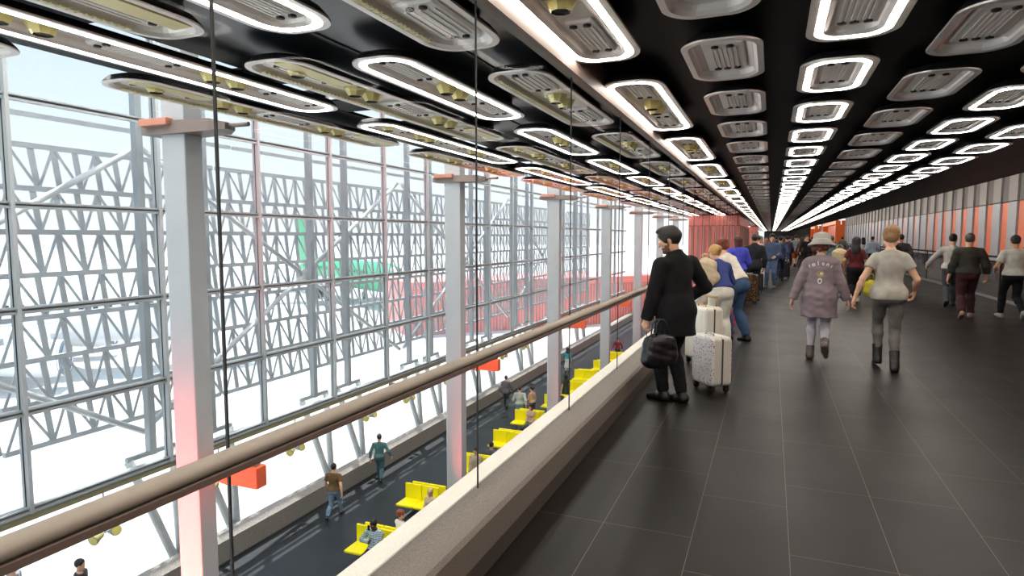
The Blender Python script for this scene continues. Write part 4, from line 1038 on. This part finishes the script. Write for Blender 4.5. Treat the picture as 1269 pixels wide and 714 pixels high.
person('man in a dark jacket beyond the tee-shirted woman near the balustrade', (3.94, 24, 0), R(4), 1.77, 'm', WALK_R, dict(name='jacket', col='#46444a', hem=.86, loose=.022), dict(col='#2b2b30', loose=.02), None, dict(kind='short', col='#2a1a1a'), 'light', 0)
person('person with long dark hair just beyond the tee-shirted woman', (3.42, 22, 0), R(0), 1.72, 'f', WALK_L, dict(col='#30343c', hem=.9), dict(col='#2b2b30'), None, dict(kind='long', col='#14100f', len=.28), 'light', 0)
FAR = [('person in a white shirt by the far balustrade', 4.51, 38, 1.66, 'f', '#dfe2e6', '#3a4050', '#3a2a22', 0), ('person in a pale blue shirt right of the white-shirted one', 4.68, 36, 1.71, 'm', '#b9cbe2', '#30384a', '#221a16', 0),
       ('person in grey tee and orange shorts walking past a brown holdall', 1.25, 38.2, 1.80, 'm', '#8b98a4', '#b8562c', '#1d1714', 0), ('person in a grey-beige coat by the glass far ahead', -.39, 27.2, 1.71, 'f', '#9a9184', '#55504a', '#8a7a6a', 0),
       ('person in a brown jacket left of the denim-clad man', -.20, 30, 1.60, 'f', '#8a6248', '#4a4038', '#a0602e', 0), ('person in a plum jacket in the far crowd', .72, 34, 1.73, 'm', '#4c3f58', '#2a2833', '#1d1714', 0),
       ('person in dark grey behind the plum jacket', .98, 40, 1.74, 'm', '#44464f', '#24242a', '#181412', 0), ('person in black facing the orange-shorted one', 1.62, 34, 1.79, 'm', '#22201f', '#1b1b1d', '#171210', 180),
       ('person in rust brown between the far walkers', 1.50, 36.6, 1.68, 'f', '#7a5844', '#3a3430', '#2a1c16', 0), ('person in black coat at the far centre', 2.45, 45, 1.70, 'm', '#2a2a2c', '#1d1d20', '#171210', 0),
       ('person with dark head before the big orange doorway', 4.58, 60, 1.72, 'm', '#5a6a70', '#2c3038', '#171210', 0), ('person in navy far down the glass side', .31, 48, 1.71, 'm', '#3a4462', '#2a2d38', '#1c1512', 0),
       ('person in grey far down the middle', .90, 55, 1.71, 'f', '#7c7a80', '#3a3a40', '#4a3426', 0), ('person in violet far down the middle', 1.69, 60, 1.72, 'f', '#5a4a70', '#2a2a33', '#2c201a', 0),
       ('person in tan far beyond the holdall', 2.42, 66, 1.73, 'm', '#94806a', '#3a3634', '#241a14', 0), ('person in white far beyond the holdall', 2.61, 58, 1.72, 'm', '#c5c5c2', '#33363c', '#1a1512', 0),
       ('person in olive very far along the panelled side', 4.18, 70, 1.73, 'm', '#6a6a4a', '#2f2f30', '#1a1512', 0), ('person in pink very far along the glass', -.39, 60, 1.72, 'f', '#b88a90', '#3a3a40', '#2c201a', 0),
       ('person in grey hoodie near the far balustrade', 4.63, 50, 1.71, 'm', '#84878c', '#30343c', '#1a1512', 0), ('person in black at the very far end', 4.03, 80, 1.74, 'm', '#26262a', '#202024', '#1a1512', 0)]
for i, (lb, x, y, h, s, c1, c2, hcol, rz) in enumerate(FAR):
    person(lb, (x, y, 0), R(rz+rnd.uniform(-12, 12)), h, s, WALK_L if i % 2 else WALK_R, dict(col=c1, hem=.88, loose=.02), dict(col=c2, loose=.018, kind='shorts' if 'shorts' in lb and 'walking' in lb else 'trousers', name='shorts' if 'walking past' in lb else 'trousers'), None, dict(kind='long' if s == 'f' else 'short', col=hcol, len=.24), 'light', 0)

# hat of the woman in mauve, lettering on her back
def place_on(info, mb, name, mats):
    M = Matrix.Translation(info['root'].location) @ Matrix.Rotation(info['root'].rotation_euler.z, 4, 'Z')
    o = mb.build(name, mats); o.location = info['root'].location; o.rotation_euler = info['root'].rotation_euler; return o
HMx = hat_i['HM']; hp0 = hat_i['Hp']; scx = hat_i['sc']
hg = mat('hat_grey', '#9a948f', .8, 0, .3, 200, .1, 10); hm_ = MB()
prof = [(.175, .015), (.17, .028), (.118, .075), (.112, .10), (.102, .165), (.085, .185), (.05, .19), (.048, .194), (.0001, .194)]
hm_.lathe([(.112, .06), (.172, .010)]+prof, 28, 0, cap=False); hm_.lathe([(.114, .085), (.1135, .10)], 28, 1, cap=False); hm_.lathe([(.052, .1925), (.052, .197), (.0001, .198)], 20, 1, cap=False)
T_ = rotx(R(-10)); hm_.v = [tuple((hp0(0, 0, 0)+HMx @ (T_ @ (np.array(p)+V(0, -.015, -.035))*1.04))*scx) for p in hm_.v]
o = hm_.build('bucket_hat', [hg, mat('hat_patch', '#c4bcb4', .8)], hat_i['root'])
jersey = bpy.data.objects[hat_i['top']]
bvh = BVHTree.FromPolygons([v.co for v in jersey.data.vertices], [p.vertices[:] for p in jersey.data.polygons])
def lay(pts, faces, name, m, parent, off=.003):
    vs = []
    for x, z in pts:
        h = bvh.ray_cast(Vector((x, -.6, z)), Vector((0, 1, 0)))
        vs.append(tuple(h[0]+Vector((0, -off, 0))) if h[0] is not None else (x, -.2, z))
    me = bpy.data.meshes.new(name); me.from_pydata(vs, [], faces); me.materials.append(m); return link(name, me, parent)
def text_mesh(s, size, rot=0., dx=0., dz=0.):
    cu = bpy.data.curves.new('t', 'FONT'); cu.body = s; cu.size = size; cu.align_x = 'CENTER'; cu.resolution_u = 3; cu.offset = .0012
    ob = bpy.data.objects.new('t', cu); C.objects.link(ob); dg = bpy.context.evaluated_depsgraph_get(); me = bpy.data.meshes.new_from_object(ob.evaluated_get(dg))
    c, sn = math.cos(rot), math.sin(rot); p = [(v.co.x*c-v.co.y*sn+dx, v.co.x*sn+v.co.y*c+dz) for v in me.vertices]; f = [tuple(q.vertices) for q in me.polygons]
    bpy.data.objects.remove(ob); bpy.data.curves.remove(cu); bpy.data.meshes.remove(me); return p, f
wht = mat('print_white', '#e9e4dc', .7); pts = []; fcs = []
for ch, a in zip('rolens', (-50, -30, -10, 10, 30, 50)):
    t = R(a); p, f = text_mesh(ch, .075, -t*.8, .155*math.sin(t), 1.20+.085*math.cos(t)); o0 = len(pts); pts += p; fcs += [tuple(o0+i for i in q) for q in f]
lay(pts, fcs, 'lettering', wht, jersey)
def disc(cx_, cz_, rx, rz_, n=16, inner=0.):
    p = [(cx_+rx*math.cos(2*PI*i/n), cz_+rz_*math.sin(2*PI*i/n)) for i in range(n)]
    if not inner: return p, [tuple(range(n))]
    q = [(cx_+rx*inner*math.cos(2*PI*i/n), cz_+rz_*inner*math.sin(2*PI*i/n)) for i in range(n)]
    return p+q, [(i, (i+1) % n, n+(i+1) % n, n+i) for i in range(n)]
p, f = disc(.0, 1.17, .05, .04); lay(p, f, 'emblem', mat('print_gold', '#a8945a', .6), jersey)
p, f = disc(.012, 1.175, .022, .018); lay(p, f, 'emblem_centre', wht, jersey, .005)
p, f = disc(-.005, 1.075, .028, .038, 16, .6); lay(p, f, 'numeral', wht, jersey)
# strap of the messenger bag
MB().tube([(4.84, 15.30, 1.02), (4.79, 15.36, 1.22), (4.70, 15.42, 1.415), (4.66, 15.50, 1.44)], .016, 6).build('strap', cloth('#3d4046'), None)
st = bpy.data.objects['strap']; mb_ = [o for o in bpy.data.objects if o.name.startswith('messenger_bag')][0]
st.parent = mb_; bpy.context.view_layer.update(); st.matrix_parent_inverse = mb_.matrix_world.inverted()

# ------------------------------------------------------------------ people on the concourse
person('man in a brown tee and jeans walking along the concourse kerb', (-12.2, 15.3, ZL), R(16), 1.76, 'm', mix(WALK_R, lf=(-.1, -.34, .1, 40), rf=(.1, .30, 0, -6)), dict(name='tee_shirt', col='#6a5436', sleeve=.34, hem=.92), dict(col='#7690a4', loose=.02), None, dict(col='#15110f'), 'fair', 1)
person('man in teal shirt and trousers walking by the concourse kerb', (-12.62, 18.35, ZL), R(22), 1.74, 'm', mix(WALK_L, rh=(.40, .1, .9)), dict(col='#4f7274', hem=.92), dict(col='#4a686e', loose=.02), None, dict(col='#2a2624'), 'light', 1)
person('man in a grey suit farthest along the kerb of three walkers', (-12.2, 28.9, ZL), R(14), 1.70, 'm', WALK_L, dict(name='jacket', col='#6a6a6c', hem=.82, loose=.022), dict(col='#4c4c50', loose=.02), None, dict(col='#4a423c'), 'light', 1)
person('man in a pale denim jacket and blue jeans on the concourse', (-10.58, 26.7, ZL), R(14), 1.79, 'm', WALK_R, dict(name='jacket', col='#b3bab2', hem=.95, loose=.022), dict(col='#7f9fc0', loose=.018), None, dict(col='#1c1613'), 'light', 1)
person('woman in a beige top and dark skirt standing by a yellow bench', (-10.2, 27.3, ZL), R(70), 1.66, 'f', mix(STAND, lh=(-.12, .3, 1.0)), dict(col='#caa98c', hem=.95, sleeve=.3), dict(kind='skirt', name='skirt', col='#4a4638', len=.5), dict(col='#c9a58a'), dict(kind='bun', col='#15110f'), 'fair', 1)
person('woman in a dark green dress between two far yellow benches', (-9.55, 30.5, ZL), R(40), 1.66, 'f', WALK_L, dict(name='dress', col='#3a4638', hem=.55, flare=.2, sleeve=.3), dict(col='#2c3030'), None, dict(kind='bob', col='#15110f'), 'fair', 1)
person('person in a turquoise top and white skirt near the far kerb', (-11.82, 38.1, ZL), R(10), 1.67, 'f', WALK_R, dict(col='#52a6ac', hem=.95), dict(kind='skirt', name='skirt', col='#e6e2dc', len=.35), None, dict(kind='long', col='#241b17', len=.2), 'light', 0)
person('person in a red shirt at the far end of the concourse', (-9.72, 43.1, ZL), R(180), 1.68, 'm', WALK_L, dict(col='#8e3034', hem=.9), dict(col='#2c2a30'), None, dict(col='#1c1613'), 'light', 0)
SIT = dict(pz=.565, lf=(-.11, .44, 0, 0), rf=(.12, .42, 0, 0), lh=(-.14, .34, .66), rh=(.14, .34, .66))
person('seated man in a blue plaid shirt with a phone at his ear', (-9.28, 13.22, ZL), R(178), 1.76, 'm', mix(SIT, rh=(.105, .10, 1.13), re=(1, .2, -.6), rd=(-.35, 0, 1), rn=(-1, 0, 0), rcurl=.8, hp=12, eyes=True), dict(mat=plaid('plaid_blue', '#9fb9bf', '#4d7480', '#d8dcd6'), hem=.93, loose=.02), dict(col='#23252b', loose=.02), None, dict(col='#120d0b'), 'dark', 1)
person('seated woman in a white top with red hair, back to the plaid-shirted man', (-9.0, 14.02, ZL), R(-20), 1.68, 'f', mix(SIT, hy=-30), dict(col='#e8e4dc', hem=.93), dict(col='#4a4a50'), None, dict(kind='updo', col='#8a4426'), 'fair', 1)
person('pale-haired person seated low on the second yellow bench', (-9.22, 15.98, ZL), R(176), 1.45, 'f', SIT, dict(col='#c9b79c', hem=.93), dict(col='#5a5650'), None, dict(kind='bob', col='#c9b184'), 'fair', 1)
person('dark-haired person in beige seated on the third yellow bench', (-9.26, 19.25, ZL), R(182), 1.74, 'm', SIT, dict(col='#b5a68f', hem=.93), dict(col='#3a3a40'), None, dict(col='#17120f'), 'light', 1)
person('person in slate grey seated back to back on the third yellow bench', (-9.03, 20.03, ZL), R(3), 1.72, 'm', SIT, dict(col='#565c64', hem=.93), dict(col='#2c2c33'), None, dict(col='#17120f'), 'light', 1)
person('dark-haired woman in beige seated on the fifth yellow bench', (-9.55, 25.42, ZL), R(178), 1.68, 'f', SIT, dict(col='#c9aa92', hem=.93, sleeve=.3), dict(col='#6a6a62'), None, dict(kind='bob', col='#17120f'), 'fair', 1)
person('dark-haired person seated on the sixth yellow bench', (-9.26, 28.52, ZL), R(178), 1.68, 'm', SIT, dict(col='#3c3f46', hem=.93), dict(col='#2c2c33'), None, dict(col='#17120f'), 'light', 0)
ph = MB().box((-9.415, 13.10, ZL+1.10), (-9.35, 13.115, ZL+1.24), bev=.004).build('phone', mat('phone_black', '#101114', .3)); tag(ph, 'dark mobile phone held to the ear of the plaid-shirted man', 'phone')
person('dark-haired person on the pale apron outside the kerb, only the head in view', (-14.11, 8.85, -7.35), R(-60), 1.82, 'm', STAND, dict(col='#3c3f46', hem=.9), dict(col='#2c2c33'), None, dict(col='#17120f'), 'light', 0)
person('grey-hooded person on the pale apron at the lower corner of the view', (-15.43, 8.23, -7.35), R(-60), 1.82, 'm', STAND, dict(col='#8b8f94', hem=.9), dict(col='#3c3c43'), None, dict(col='#8d9196'), 'light', 0)
